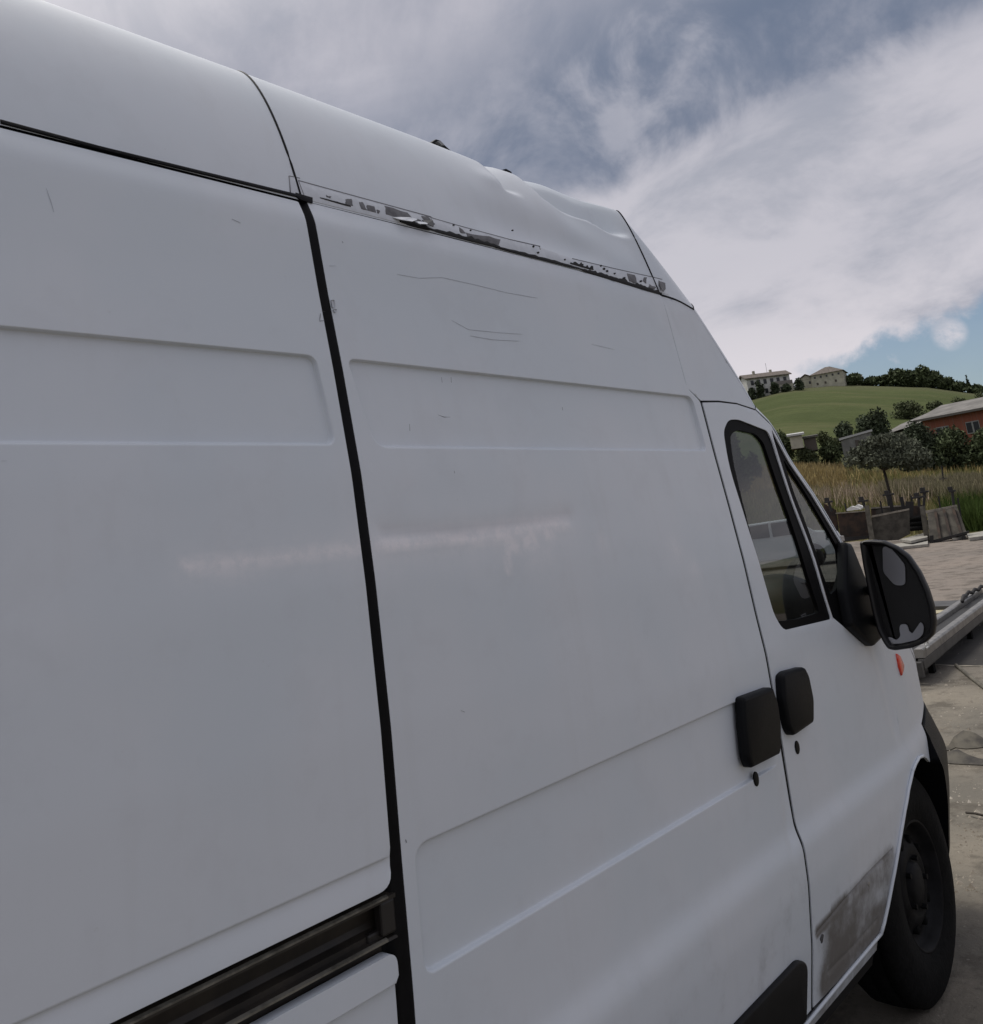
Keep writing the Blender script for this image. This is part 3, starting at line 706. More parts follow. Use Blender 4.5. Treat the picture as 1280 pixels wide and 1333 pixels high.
caps, G0 = roof_piece('roof_cap', 0, 2, lambda a, b: int(abs(b[0] - a[0]) / .05) + 1, 20)
# the dented cap over the sliding door
def px_line_on(G, pts_):
    PR = project(G); out_ = []
    for p in pts_:
        d = np.hypot(PR[..., 0] - p[0], PR[..., 1] - p[1]); out_.append(np.unravel_index(np.argmin(d), d.shape))
    return out_
DENT_DBG = {}
def arc_param(G):
    s_ = np.concatenate([np.zeros((G.shape[0], 1)), np.cumsum(np.linalg.norm(np.diff(G, axis=1), axis=2), 1)], 1); return s_
def dent(G, Cw):
    s_ = arc_param(G); U = np.stack([G[..., 0], s_], -1); P = U.reshape(-1, 2)
    nrm = np.cross(np.gradient(G, axis=0), np.gradient(G, axis=1)); nrm /= np.linalg.norm(nrm, axis=2, keepdims=True)
    if nrm[5, 5, 1] > 0: nrm = -nrm                         # outwards
    def tr(*pp): return [tuple(U[i]) for i in px_line_on(G, pp)]
    ridge2 = tr((666, 227), (682, 238), (705, 256), (730, 270), (765, 284), (790, 297), (815, 306))
    ridge1 = tr((584, 196), (605, 207), (630, 226), (655, 246))
    r2 = np.array(ridge2); r2x = np.maximum.accumulate(r2[:, 0] + np.arange(len(r2)) * 1e-4)
    r1 = np.array(ridge1); r1x = np.maximum.accumulate(r1[:, 0] + np.arange(len(r1)) * 1e-4)
    X, A = P[:, 0], P[:, 1]
    l2 = np.interp(X, r2x, r2[:, 1]); l1 = np.interp(X, r1x, r1[:, 1])
    w2 = sst(X, r2x[0] - .03, r2x[0] + .10) * (1 - sst(X, 2.33, 2.405))
    w1 = sst(X, r1x[0] - .05, r1x[0] + .08) * (1 - sst(X, r1x[-1] + .0, r1x[-1] + .10))
    dy = .058 * w2 * sst(A - l2, -.010, .022) + .034 * w1 * sst(A - l1, -.008, .018) * (1 - w2)
    d = -.006 * w2 * sst(A - l2, -.14, -.02)
    # soft hollow under the ridges and a few buckles
    c = np.array(tr((690, 300))[0]); d -= .020 * np.exp(-((X - c[0]) / .20) ** 2 - ((A - c[1]) / .075) ** 2)
    c = np.array(tr((760, 325))[0]); d -= .009 * np.exp(-((X - c[0]) / .10) ** 2 - ((A - c[1]) / .05) ** 2)
    c = np.array(tr((640, 235))[0]); d += .006 * np.exp(-((X - c[0]) / .05) ** 2 - ((A - c[1]) / .035) ** 2)
    d += .0025 * np.sin(X * 31 + A * 9) * np.exp(-((X - 2.1) / .25) ** 2) * sst(A, .10, .25)
    top = A > s_.max(1).mean() - .02
    d = d.reshape(G.shape[:2])
    G2 = G + nrm * d[..., None]; G2[..., 1] += dy.reshape(G.shape[:2]); G2[..., 2] += (.034 * w2 * sst(A - l2, .015, .10)).reshape(G.shape[:2])
    e = (G2 - G)[:, -1]; Cw2 = Cw.copy(); n = Cw.shape[1]
    for j in range(n): Cw2[:, j] += e * max(0, 1 - j / 4) ** 2
    return G2, Cw2
capm, G1 = roof_piece('dented_roof_cap', 2, 6, lambda a, b: int(abs(b[0] - a[0]) / .010) + 1, 60, dent)
capm[0]['label'] = 'roof cap over the sliding door, pushed in and creased along its top edge'
noses, G2_ = roof_piece('roof_nose', 6, 9, lambda a, b: 14, 30, None, bulge=.05)
fronts, G3 = roof_piece('upper_front', 9, 12, lambda a, b: 8, 12, None, bulge=.05)
pil, G4 = roof_piece('windscreen_pillar', 12, 17, lambda a, b: 6, 8, None, bulge=.02, top=glass_mat('windscreen_glass', (.62, .66, .64)), topname='windscreen')
roof_piece('bonnet', 18, 22, lambda a, b: 6, 12, None, bulge=.06)
roof_piece('scuttle', 17, 18, lambda a, b: 3, 6, None, bulge=.02, top=PLASTIC, topname='scuttle_grille')
nb_, _g = roof_piece('bumper_front', 22, 25, lambda a, b: 4, 8, None, bulge=.0, top=PLASTIC, topname='bumper_face')
for o in nb_: o.data.materials.clear(); o.data.materials.append(PLASTIC)
# dark seams over the roof (rubber beads set in the joints)
def seam(G, j, name, w=.004, n0=0, n1=None, push=.0008, ext=.55):
    ln = [tuple(p) for p in G[j, n0:n1]]
    e = G[j, -1]; ln += [(e[0], e[1] + ext * k / 6, e[2] + .03 * k / 6) for k in range(1, 7)] if ext > .1 else []
    MB().tube(ln, w / 2, 6).build(name, RUBBER, van, True)
seam(G0, -1, 'roof_seam', .0055)
seam(G2_, 0, 'roof_seam', .0065, ext=.02)
# joint under the nose cap down to the windscreen edge
jn = [(r[2], float(S(r[2], r[3])) - .0005, r[3] - .001) for r in rows_between(6, 9, lambda a, b: 8)]
jn += [tuple(p + np.array([.0, 0, 0])) for p in G2_[-1, 1:]]
MB().tube(jn, .0028, 6).build('nose_seam', RUBBER, van, True)
dj = [(x, float(S(x, z)) + .002, z) for x, z in resample([(2.4875, 1.907), (2.60, 1.911), (2.72, 1.909), (2.845, 1.893)], .04)] + [tuple(p) for p in G3[-1, 1:]]
MB().tube(dj, .0022, 6).build('door_top_seam', RUBBER, van, True)

# ------------------------------------------------------------------ torn tape along the foot of the dented cap
def SC(X, Z):      # skin of the cap just above the joint, as y(x, z)
    X = float(X); r = np.array([np.interp(X, [w_[0] for w_ in ROWS[:8]], [w_[i] for w_ in ROWS[:8]]) for i in range(6)])
    h = r[1] - r[3]; s_ = min(max((Z - r[3]) / h, 0), 1); c_ = math.sqrt(1 - s_ * s_); ln = h
    return float(S(X, r[3])) + r[5] * ln * s_ + (r[4] - r[5] * ln) * (1 - c_)
def qc(px, py):
    Y = .1
    for _ in range(14):
        X, _y, Z = on_y(px, py, Y); Y = SC(X, Z)
    return (X, Z)
def QC(*pp): return [qc(*p) for p in pp]
def cap_patch(name, px, h, m, parent, world=False, bev=.0003):
    return boss(name, px if world else QC(*px), h, m, parent, bev=bev, surf=SC, base=-.0005 if not world else -.0005)
cap_par = capm[0]
top_l = resample(QC((388, 235), (440, 249), (470, 258), (520, 271), (560, 283), (600, 295), (640, 305), (663, 312), (700, 321)), .03)
bot_l = [(x, 2.266 - .006 * max(0, (x - 1.9))) for x, z in top_l]
t1 = cap_patch('tape', top_l + bot_l[::-1], .0012, TAPE, cap_par, True)
top_2 = resample(QC((700, 321), (745, 337), (800, 350), (862, 364)), .03); bot_2 = [(x, 2.262 - .025 * max(0, (x - 1.9))) for x, z in top_2]
t2 = cap_patch('tape', top_2 + bot_2[::-1], .0010, TAPE, cap_par, True)
cap_patch('tape', ((376, 229), (390, 232), (396, 257), (378, 251)), .0010, TAPE, caps[0])
EDGE = mat('tape_edge_grime', (.20, .20, .215), .7)
for l, w in ((QC((388, 235), (470, 257.5), (560, 282), (563, 284)), .0022), (QC((563, 284), (600, 294.5), (663, 311.5), (703, 320.5)), .0017), (QC((745, 336.5), (800, 349.5), (862, 363.5)), .0013),
             (QC((376, 229), (390, 232)), .0014), (QC((376, 229), (378, 251)), .0014), (QC((560, 283), (565, 292)), .0016), (QC((702, 320), (703, 325)), .0015), (QC((388, 235), (396, 256)), .0015)):
    boss('tape_edge', line_strip(resample(l, .03), w), .0018, EDGE, t1, bev=.0002, surf=SC)
FLK = [((449, 260), (457, 259), (459, 268), (450, 267)), ((467, 263), (472, 264), (478, 274), (470, 272)), ((477, 267), (487, 269), (489, 277), (478, 274)), ((490, 273), (494, 274), (493, 278), (490, 277)),
       ((500, 268), (530, 277), (536, 284), (548, 287), (546, 290), (517, 284), (502, 279)), ((548, 281), (558, 283), (566, 292), (560, 294), (552, 289)), ((597, 296), (602, 299), (606, 304), (599, 303)),
       ((606, 303), (628, 307), (651, 312), (649, 319), (622, 313), (608, 308)), ((816, 356), (826, 358), (829, 369), (819, 366)), ((838, 361), (842, 361), (841, 369), (837, 366)), ((845, 370), (854, 374), (852, 377), (844, 374)), ((857, 365), (862, 369), (861, 377), (857, 372)),
       ((424, 254), (431, 256), (430, 258), (425, 257))]
for k_, f_ in enumerate(FLK):
    fl = []
    for i in range(len(f_)):       # ragged outline
        a, b = np.array(f_[i], float), np.array(f_[(i + 1) % len(f_)], float)
        for u in (0, .35, .7): fl.append(tuple(a + (b - a) * u + (rng.normal(0, .45, 2) if u else 0)))
    cap_patch('bare_patch', fl, .0020, FLAKE, t1 if f_[0][0] < 700 else t2)
BLACKGAP = mat('torn_gap', (.006, .006, .006), .8)
def ragged(px0, px1, w0, w1, n, jit, name, parent):
    ts = np.linspace(0, 1, n); up = []; dn = []
    for i, t in enumerate(ts):
        x = px0[0] + (px1[0] - px0[0]) * t; y = px0[1] + (px1[1] - px0[1]) * t; w = (w0 + (w1 - w0) * t) * math.sin(math.pi * min(max(t, .02), .98)) ** .3
        up.append((x, y - w * (.5 + abs(rng.normal(0, jit)))));
        dn.append((x, y + w * .45))
    cap_patch(name, up + dn[::-1], .0026, BLACKGAP, parent)
ragged((416, 257.5), (456, 269), 1.2, 2.0, 10, .2, 'torn_edge', t1)
ragged((520, 288), (560, 299), 5, 5, 16, .5, 'torn_edge', t1)
ragged((556, 298), (650, 322), 3.5, 3.8, 24, .4, 'torn_edge', t1)
ragged((645, 321.5), (760, 351.5), 3.5, 3.2, 28, .25, 'torn_edge', t2)
ragged((755, 350.5), (861, 383), 3.8, 4.8, 44, .40, 'torn_edge', t2)
ragged((742, 343), (772, 351), 1.5, 2.5, 20, 1.2, 'torn_edge', t2)
for x, y, s_ in ((694, 321, 1.2), (700, 329, 1.3), (735, 338, 1), (748, 342, 1.5), (757, 345, 1.6), (770, 348, 1.5), (782, 346, 1), (786, 350, 1.4), (790, 353, 1.2), (612, 300, 1), (800, 356, 1), (812, 362, 1.4), (834, 366, 1.2), (667, 300, .9), (590, 293, 1.2)):
    pl = [(x + s_ * (1 + .5 * rng.random()) * math.cos(t), y + s_ * (.8 + .6 * rng.random()) * math.sin(t)) for t in np.linspace(0, 2 * math.pi, 7, endpoint=False)]
    cap_patch('torn_speck', pl, .0026, BLACKGAP, t1 if x < 700 else t2)
# curled flaps of torn skin
def curl(px, lift, name, m, parent):
    n = len(px); vs = []
    for (x, y), h in zip(px, lift):
        X, Z = qc(x, y); vs.append((X, SC(X, Z) - h, Z))
    vs2 = [(a, b + .0012, c - .0006) for a, b, c in vs]
    mesh(name, vs + vs2, [tuple(range(n)), tuple(range(n, 2 * n))[::-1]] + [(i, n + i, n + (i + 1) % n, (i + 1) % n) for i in range(n)], m, parent, False)
curl(((510, 283), (519, 283), (530, 285), (541, 286), (536, 289), (528, 292), (518, 288)), (.002, .004, .012, .006, .016, .022, .012), 'curled_flap', TAPE, t1)
curl(((536, 288), (545, 291), (552, 290), (549, 295), (540, 294)), (.006, .012, .008, .020, .016), 'curled_flap', TAPE, t1)
curl(((548, 287), (558, 289), (561, 296), (555, 299), (550, 294)), (.004, .014, .010, .022, .016), 'curled_flap', mat('flap_dark', (.03, .03, .032), .5), t1)
curl(((857, 366), (863, 369), (864, 377), (860, 381), (858, 374)), (.003, .009, .008, .010, .006), 'curled_flap', FLAKE, t2)

# broken roof hatch corner standing up behind the roof edge
ht = at(572, 187, 1.0); sc_ = 2.35
ra = ray(572, 190); Yh = .55; X0, Y0, Z0 = on_y(572, 190, Yh)
hp = [on_y(x, y, Yh)[::2] for x, y in ((561, 185.5), (568, 180.5), (573, 182), (578, 187), (588, 196), (604, 207), (612, 222), (560, 216), (560, 200))]
hatch = MB().prism(hp, Yh, Yh + .30, 'y').build('roof_hatch', PLASTIC, van, bevel=.004)
pl = [on_y(x, y, Yh - .004)[::2] for x, y in ((567, 185), (571, 184), (577, 190), (573, 190))]
MB().prism(pl, Yh - .012, Yh - .001, 'y').build('hatch_clip', METAL, hatch)
hp = [on_y(x, y, .33)[::2] for x, y in ((655, 220.5), (659, 219.5), (666, 223.5), (668, 232), (655, 230))]
MB().prism(hp, .33, .36, 'y').build('roof_screw', PLASTIC, van)

# ------------------------------------------------------------------ far side, rear, floor, cab interior, wheels
fo = [(-1.55, .30), (2.72, .292)] + ARCH + fend_arch[1:] + [(3.765, .724), (4.14, .754), (4.055, .88), (3.88, .98), (3.70, 1.06), (3.365, 1.174)] + PIL[::-1] + [(2.845, 1.895)] + BL[1:] + [(2.413, 2.243), (2.0, 2.258), (1.6, 2.262), (-1.55, 2.262)]
left = sheet('left_side_panel', fo, PAINT, van, [], [win, tri], step=.06, mirror=True, edge_step=.03, flange=0)
ring('window_seal', win, [gl_in], SEALM, left, -.004).matrix_world = Matrix.Translation((0, 1.985, 0)) @ Matrix.Diagonal((1, -1, 1, 1))
lg = sheet('window_glass', inset(gl_in, -.012), GLASS, left, [], step=.05, off=-.012, flange=0, mirror=True)
re = [(-1.55, float(S(-1.5, z)), z) for z in (.3, .7, 1.2, 1.8, 2.26)]; rf = re + [(-1.62, .30, 2.60)] + [(-1.62, W - .30, 2.60)] + [(x, W - y, z) for x, y, z in re[::-1]]
mesh('rear_doors', rf, [tuple(range(len(rf)))], PAINT, van, False)
MB().box((.75, 1.0, .26), (4.5, 1.82, .06)).build('underbody', DARK, van)
MB().box((2.42, 1.0, 1.2), (.05, 1.80, 1.30)).build('bulkhead', mat('cab_trim', (.035, .035, .037), .8), van)
hd = MB()
hd.box((2.68, 1.0, 1.98), (.44, 1.66, .03)).build('headliner', mat('headliner', (.22, .21, .20), .9), van)
dash = MB(); dash.prism([(3.05, .85), (3.05, 1.02), (3.14, 1.14), (3.35, 1.19), (3.56, 1.17), (3.6, .85)], .22, 1.78, 'y').build('dashboard', mat('dash', (.020, .020, .022), .6, noise_amt=.3), van, bevel=.02)
hc = on_y(1032, 785, .27); import bmesh as _bmesh
_b = _bmesh.new(); _bmesh.ops.create_uvsphere(_b, u_segments=24, v_segments=14, radius=1.0); _me = bpy.data.meshes.new('instrument_hood'); _b.to_mesh(_me); _b.free()
_o = link('instrument_hood', _me, MATS['dash'], None, True); _me.transform(Matrix.Translation((3.36, .34, 1.20)) @ Matrix.Diagonal((.17, .17, .135, 1))); _o.parent = van; _o.matrix_parent_inverse = Matrix.Translation(van.location).inverted()
SEAT = mat('seat_cloth', (.030, .032, .040), .9, noise_amt=.4, noise_scale=40)
for y, wd_ in ((.62, .78), (1.48, .48)):
    st = MB(); st.prism([(2.56, .80), (2.62, .74), (3.08, .74), (3.12, .80), (3.06, .90), (2.64, .88)], y - wd_ / 2, y + wd_ / 2, 'y')
    so = st.build('seat', SEAT, van, bevel=.03)
    MB().prism([(2.56, .86), (2.68, .88), (2.60, 1.22), (2.56, 1.26), (2.48, 1.24), (2.47, 1.1)], y - wd_ / 2 + .02, y + wd_ / 2 - .02, 'y').build('backrest', SEAT, so, bevel=.03)
sw = MB(); c0 = Vector((2.98, 1.46, 1.14)); tilt = Matrix.Rotation(math.radians(-38), 4, 'Y')
sw.tube([c0 + tilt @ Vector((.2 * math.cos(t), .2 * math.sin(t), 0)) for t in np.linspace(0, 2 * math.pi, 33)], .016, 8)
for a_ in (0, 2.1, 4.2): sw.tube([c0, c0 + tilt @ Vector((.2 * math.cos(a_), .2 * math.sin(a_), 0))], .018, 6)
sw.tube([c0, c0 + tilt @ Vector((0, 0, -.25))], .03, 8)
sw.build('steering_wheel', PLASTIC, van, True)

TYRE = mat('tyre_rubber', (.006, .006, .006), .85, spec=.15, noise_amt=.5, noise_scale=30, bump=.3, bump_scale=90)
RIM = mat('rim_steel', (.012, .012, .013), .6, spec=.12, noise_amt=.6, noise_scale=12)
def lathe_y(name, prof, c, m, parent, n=48, smooth=True):
    vs = [(c[0] + r * math.cos(2 * math.pi * k / n), c[1] + y, c[2] + r * math.sin(2 * math.pi * k / n)) for r, y in prof for k in range(n)]
    fs = [(i * n + k, i * n + (k + 1) % n, (i + 1) * n + (k + 1) % n, (i + 1) * n + k) for i in range(len(prof) - 1) for k in range(n)]
    return mesh(name, vs, fs, m, parent, smooth)
def wheel(X, sgn):
    yo = .055 if sgn > 0 else W - .055; s_ = sgn; c = (X, yo, .27)
    w_ = empty('wheel', c); w_.parent = van; w_.matrix_parent_inverse = Matrix.Translation(van.location).inverted()
    lathe_y('tyre', [(.19, s_ * .02), (.20, s_ * .002), (0.2663, -s_ * .006), (0.3098, s_ * .0), (0.3391, s_ * .012), (0.3544, s_ * .026), (0.3554, s_ * .05), (0.3500, s_ * .052), (0.3500, s_ * .058), (0.3587, s_ * .06), (0.3609, s_ * .10), (0.3522, s_ * .102), (0.3522, s_ * .108), (0.3609, s_ * .11), (0.3587, s_ * .16), (0.3370, s_ * .19), (.25, s_ * .20), (.19, s_ * .19)], c, TYRE, w_)
    lathe_y('rim', [(.200, s_ * .006), (.196, s_ * .002), (.190, s_ * .006), (.182, s_ * .03), (.172, s_ * .045), (.150, s_ * .050), (.120, s_ * .030), (.095, s_ * .022), (.070, s_ * .035), (.066, s_ * .02), (.04, s_ * .012), (.001, s_ * .010)], c, RIM, w_)
    for k in range(10):
        hb = MB(); a_ = 2 * math.pi * k / 10; hb.tube([(X + .135 * math.cos(a_), yo + s_ * .030, .27 + .135 * math.sin(a_)), (X + .135 * math.cos(a_), yo + s_ * .06, .27 + .135 * math.sin(a_))], .014, 8)
        hb.build('vent_hole', DARK, w_, True)
    for k in range(5):
        nb = MB(); a_ = 2 * math.pi * k / 5; nb.tube([(X + .08 * math.cos(a_), yo + s_ * .030, .27 + .08 * math.sin(a_)), (X + .08 * math.cos(a_), yo + s_ * .010, .27 + .08 * math.sin(a_))], .009, 6)
        nb.build('wheel_nut', RIM, w_, False)
for X in (3.475, .1): wheel(X, 1); wheel(X, -1)
# arch liners
for s_ in (1, -1):
    al = []; n_ = 20
    for k in range(n_ + 1):
        a_ = math.radians(25 + 170 * k / n_); x, z = 3.42 + .42 * math.cos(a_), .27 + .40 * math.sin(a_)
        for y in (max(.05, float(S(x, .55)) + .03), .38): al.append((x, y if s_ > 0 else W - y, z))
    mesh('arch_liner', al, [(2 * k, 2 * k + 1, 2 * k + 3, 2 * k + 2) for k in range(n_)], DARK, van)
    y_ = .39 if s_ > 0 else W - .39
    mesh('arch_liner', [(2.95, y_, .2), (3.84, y_, .2), (3.84, y_, .72), (2.95, y_, .72)], [(0, 1, 2, 3)], DARK, van, False)

#@@BACKGROUND
# ------------------------------------------------------------------ terrain: flat yard, rising field, hill
CAMXY = (0.0, -D)
def hor(az, r): return CAMXY[0] + r * math.cos(math.radians(az)), CAMXY[1] + r * math.sin(math.radians(az))
AZK = [-60, -30, 0, 8, 12.3, 15, 17.2, 20, 22.5, 25, 28, 34, 45, 60, 85, 120]
ELC = [0, .5, 2.5, 4.2, 4.95, 5.9, 6.35, 6.85, 7.05, 6.75, 6.3, 5.4, 4.0, 2.2, .5, 0]     # crest, degrees seen from the yard
RC = 260.0
def terr(x, y):
    dx, dy = x - CAMXY[0], y - CAMXY[1]; r = np.hypot(dx, dy); az = np.degrees(np.arctan2(dy, dx))
    zc = H + RC * np.tan(np.radians(np.interp(az, AZK, ELC, left=0, right=0)))
    side = np.interp(az, [-60, -30, 85, 120], [0, 1, 1, 0])
    zc = zc * side
    zf = np.interp(az, [0, 12, 18, 23, 40], [2.6, 3.0, 4.2, 5.6, 5.5]) * side
    t1 = np.clip((r - 45) / 50, 0, 1); z1 = zf * (t1 ** 1.15)
    t2 = np.clip((r - 95) / (RC - 95), 0, 1); hmp = t2 ** .96
    z = np.where(r < 95, z1, zf + (zc - zf) * hmp)
    t3 = np.clip((r - RC) / 220, 0, 1); z = np.where(r > RC, zc * (1 - t3 * t3 * (3 - 2 * t3)), z)
    bump = .25 * np.sin(x * .21 + 1) * np.sin(y * .17) * np.clip((r - 48) / 30, 0, 1) * np.clip((400 - r) / 200, 0, 1)
    return z + bump + GZ
RAD = np.concatenate([np.linspace(0, 44, 12), np.linspace(46, 100, 28), np.linspace(104, 300, 50), np.linspace(320, 500, 10), [700, 1200, 2500, 6000]])
AZS = np.radians(np.concatenate([np.arange(-180, -40, 6), np.arange(-40, 90, 1.0), np.arange(90, 180, 6)]))
vs = [(CAMXY[0], CAMXY[1], GZ)]
for r_ in RAD[1:]:
    x = CAMXY[0] + r_ * np.cos(AZS); y = CAMXY[1] + r_ * np.sin(AZS); z = terr(x, y); vs += list(zip(x, y, z))
nA = len(AZS); fs = [(0, 1 + j, 1 + (j + 1) % nA) for j in range(nA)]
for i in range(len(RAD) - 2):
    for j in range(nA):
        a = 1 + i * nA + j; b = 1 + i * nA + (j + 1) % nA; fs.append((a, a + nA, b + nA, b))
def terrain_mat():
    m = bpy.data.materials.new('field_soil'); m.use_nodes = True; nt = m.node_tree; p = nt.nodes['Principled BSDF']
    g = N(nt, 'ShaderNodeNewGeometry'); pos = g.outputs['Position']
    def nz(s, d=6, r=.6, sc=None):
        v = pos
        if sc:
            mp = N(nt, 'ShaderNodeMapping'); L(nt, pos, mp.inputs[0]); mp.inputs['Scale'].default_value = sc; v = mp.outputs[0]
        n = N(nt, 'ShaderNodeTexNoise'); L(nt, v, n.inputs['Vector']); n.inputs['Scale'].default_value = s; n.inputs['Detail'].default_value = d; n.inputs['Roughness'].default_value = r; return n.outputs[0]
    vl = N(nt, 'ShaderNodeVectorMath', operation='DISTANCE'); L(nt, pos, vl.inputs[0]); vl.inputs[1].default_value = (0, -D, 0)
    r = vl.outputs['Value']; rn = math_n(nt, 'ADD', r, math_n(nt, 'MULTIPLY', math_n(nt, 'SUBTRACT', nz(.05), .5), 20))
    near = mix_c(nt, ramp(nt, nz(.35), (.35, .65)), (.085, .085, .035), (.12, .10, .05))
    hill = mix_c(nt, ramp(nt, nz(.06), (.35, .65)), (.070, .088, .034), (.090, .108, .044))
    hill = mix_c(nt, math_n(nt, 'MULTIPLY', ramp(nt, nz(.9, 8, .7), (.4, .7)), .45), hill, (.050, .065, .026))
    hill = mix_c(nt, math_n(nt, 'MULTIPLY', ramp(nt, nz(.12, 4, .6, (1, .2, 1)), (.5, .7)), .45), hill, (.135, .13, .065))
    wv = N(nt, 'ShaderNodeTexWave'); wv.inputs['Scale'].default_value = .09; wv.inputs['Distortion'].default_value = 1.2; wv.inputs['Detail Scale'].default_value = .3; L(nt, pos, wv.inputs['Vector'])
    hill = mix_c(nt, math_n(nt, 'MULTIPLY', ramp(nt, wv.outputs['Fac'], (.90, .99)), .30), hill, (.055, .055, .03))
    c = mix_c(nt, ramp(nt, rn, (88, 112)), near, hill); c = mix_c(nt, ramp(nt, rn, (225, 262)), c, (.105, .11, .06))
    L(nt, c, p.inputs['Base Color']); p.inputs['Roughness'].default_value = 1; p.inputs['Specular IOR Level'].default_value = .05
    b = N(nt, 'ShaderNodeBump'); b.inputs['Distance'].default_value = .4; b.inputs['Strength'].default_value = .6; L(nt, nz(1.3, 8, .7), b.inputs['Height']); L(nt, b.outputs[0], p.inputs['Normal'])
    return m
tag(mesh('terrain', vs, fs, terrain_mat()), None, None, kind='structure')

# the concrete yard
def yard_mat():
    m = bpy.data.materials.new('yard_concrete'); m.use_nodes = True; nt = m.node_tree; p = nt.nodes['Principled BSDF']
    g = N(nt, 'ShaderNodeNewGeometry'); pos = g.outputs['Position']
    def nz(s, d=6, r=.6):
        n = N(nt, 'ShaderNodeTexNoise'); L(nt, pos, n.inputs['Vector']); n.inputs['Scale'].default_value = s; n.inputs['Detail'].default_value = d; n.inputs['Roughness'].default_value = r; return n.outputs[0]
    vl = N(nt, 'ShaderNodeVectorMath', operation='DISTANCE'); L(nt, pos, vl.inputs[0]); vl.inputs[1].default_value = (0, -D, 0)
    far = ramp(nt, math_n(nt, 'ADD', vl.outputs['Value'], math_n(nt, 'MULTIPLY', math_n(nt, 'SUBTRACT', nz(.5), .5), 6)), (9, 13))
    a = mix_c(nt, ramp(nt, nz(.9), (.35, .65)), (.225, .20, .160), (.150, .138, .115))
    b = mix_c(nt, ramp(nt, nz(.30), (.35, .65)), (.235, .20, .170), (.195, .172, .150))
    c = mix_c(nt, far, a, b)
    c = mix_c(nt, math_n(nt, 'MULTIPLY', ramp(nt, nz(2.6, 8, .7), (.48, .62)), .65), c, (.075, .065, .052))
    c = mix_c(nt, math_n(nt, 'MULTIPLY', ramp(nt, nz(22, 6, .75), (.55, .68)), .5), c, (.09, .08, .065))
    c = mix_c(nt, math_n(nt, 'MULTIPLY', ramp(nt, nz(35, 4, .7), (.62, .72)), .6), c, (.38, .35, .30))
    L(nt, c, p.inputs['Base Color']); p.inputs['Roughness'].default_value = .9; p.inputs['Specular IOR Level'].default_value = .2
    b_ = N(nt, 'ShaderNodeBump'); b_.inputs['Distance'].default_value = .02; b_.inputs['Strength'].default_value = .7; L(nt, nz(14, 8, .7), b_.inputs['Height']); L(nt, b_.outputs[0], p.inputs['Normal'])
    return m
YM = yard_mat()
edge = [hor(a_, r_) for a_, r_ in ((10.5, 41.5), (13.8, 40.2), (17, 40.5), (19.4, 42), (21, 46), (23.6, 50), (27, 52), (40, 50), (60, 46))]
yo = [(-30, -40)] + [(40, -40), (44, 0)] + edge + [(-30, 40)]
tag(mesh('yard_ground', [(x, y, .006 + GZ) for x, y in yo], [tuple(range(len(yo)))], YM, None, False), None, None, kind='structure')

def gz(x, y): return max(float(terr(np.float64(x), np.float64(y))), .006 + GZ if math.hypot(x, y + D) < 44 else -9)

# loose stones and litter on the near concrete
def grit():
    m = MB()
    for _ in range(2600):
        p = on_z(rng.uniform(1185, 1500), 0 + rng.uniform(880, 1420)) if rng.random() < .9 else on_z(rng.uniform(1190, 1290), rng.uniform(720, 880))
        if p.y < .0 and p.x < 4.5: continue
        if p.y > -.1 and p.x < 4.4: continue
        s_ = rng.uniform(.003, .010) * (1 if rng.random() < .95 else 2.2); a_ = rng.uniform(0, 6.28)
        pts = [(p.x + s_ * math.cos(a_ + k * 1.57) * rng.uniform(.6, 1.3), p.y + s_ * math.sin(a_ + k * 1.57) * rng.uniform(.6, 1.3), .006 + GZ) for k in range(4)]
        t = (p.x, p.y, .006 + GZ + s_ * .8)
        m.add(pts + [t], [(0, 1, 4), (1, 2, 4), (2, 3, 4), (3, 0, 4)])
    return tag(m.build('gravel', mat('grit', (.20, .17, .13), .9, noise_scale=3, col2=(.42, .38, .32))), 'loose grit and crumbs scattered on the stained concrete beside the van', 'gravel', kind='stuff')
grit()

# ------------------------------------------------------------------ vegetation
def leaf_mat(name, c, var=.5):
    m = bpy.data.materials.new(name); m.use_nodes = True; nt = m.node_tree; p = nt.nodes['Principled BSDF']
    at_ = N(nt, 'ShaderNodeAttribute', attribute_name='tint')
    c2 = tuple(x * (1 - var) for x in c); c3 = tuple(min(1, x * (1 + var)) for x in c)
    L(nt, mix_c(nt, at_.outputs['Fac'], c2, c3), p.inputs['Base Color']); p.inputs['Roughness'].default_value = .8; p.inputs['Specular IOR Level'].default_value = .15
    return m
LM = {'dark': leaf_mat('leaf_dark', (.078, .098, .048)), 'mid': leaf_mat('leaf_mid', (.085, .100, .050)), 'olive': leaf_mat('leaf_olive', (.105, .115, .082), .28), 'light': leaf_mat('leaf_light', (.11, .125, .06)), 'blue': leaf_mat('leaf_blue', (.064, .080, .048))}
BARK = mat('bark', (.055, .045, .035), .9, noise_amt=.5, noise_scale=6)
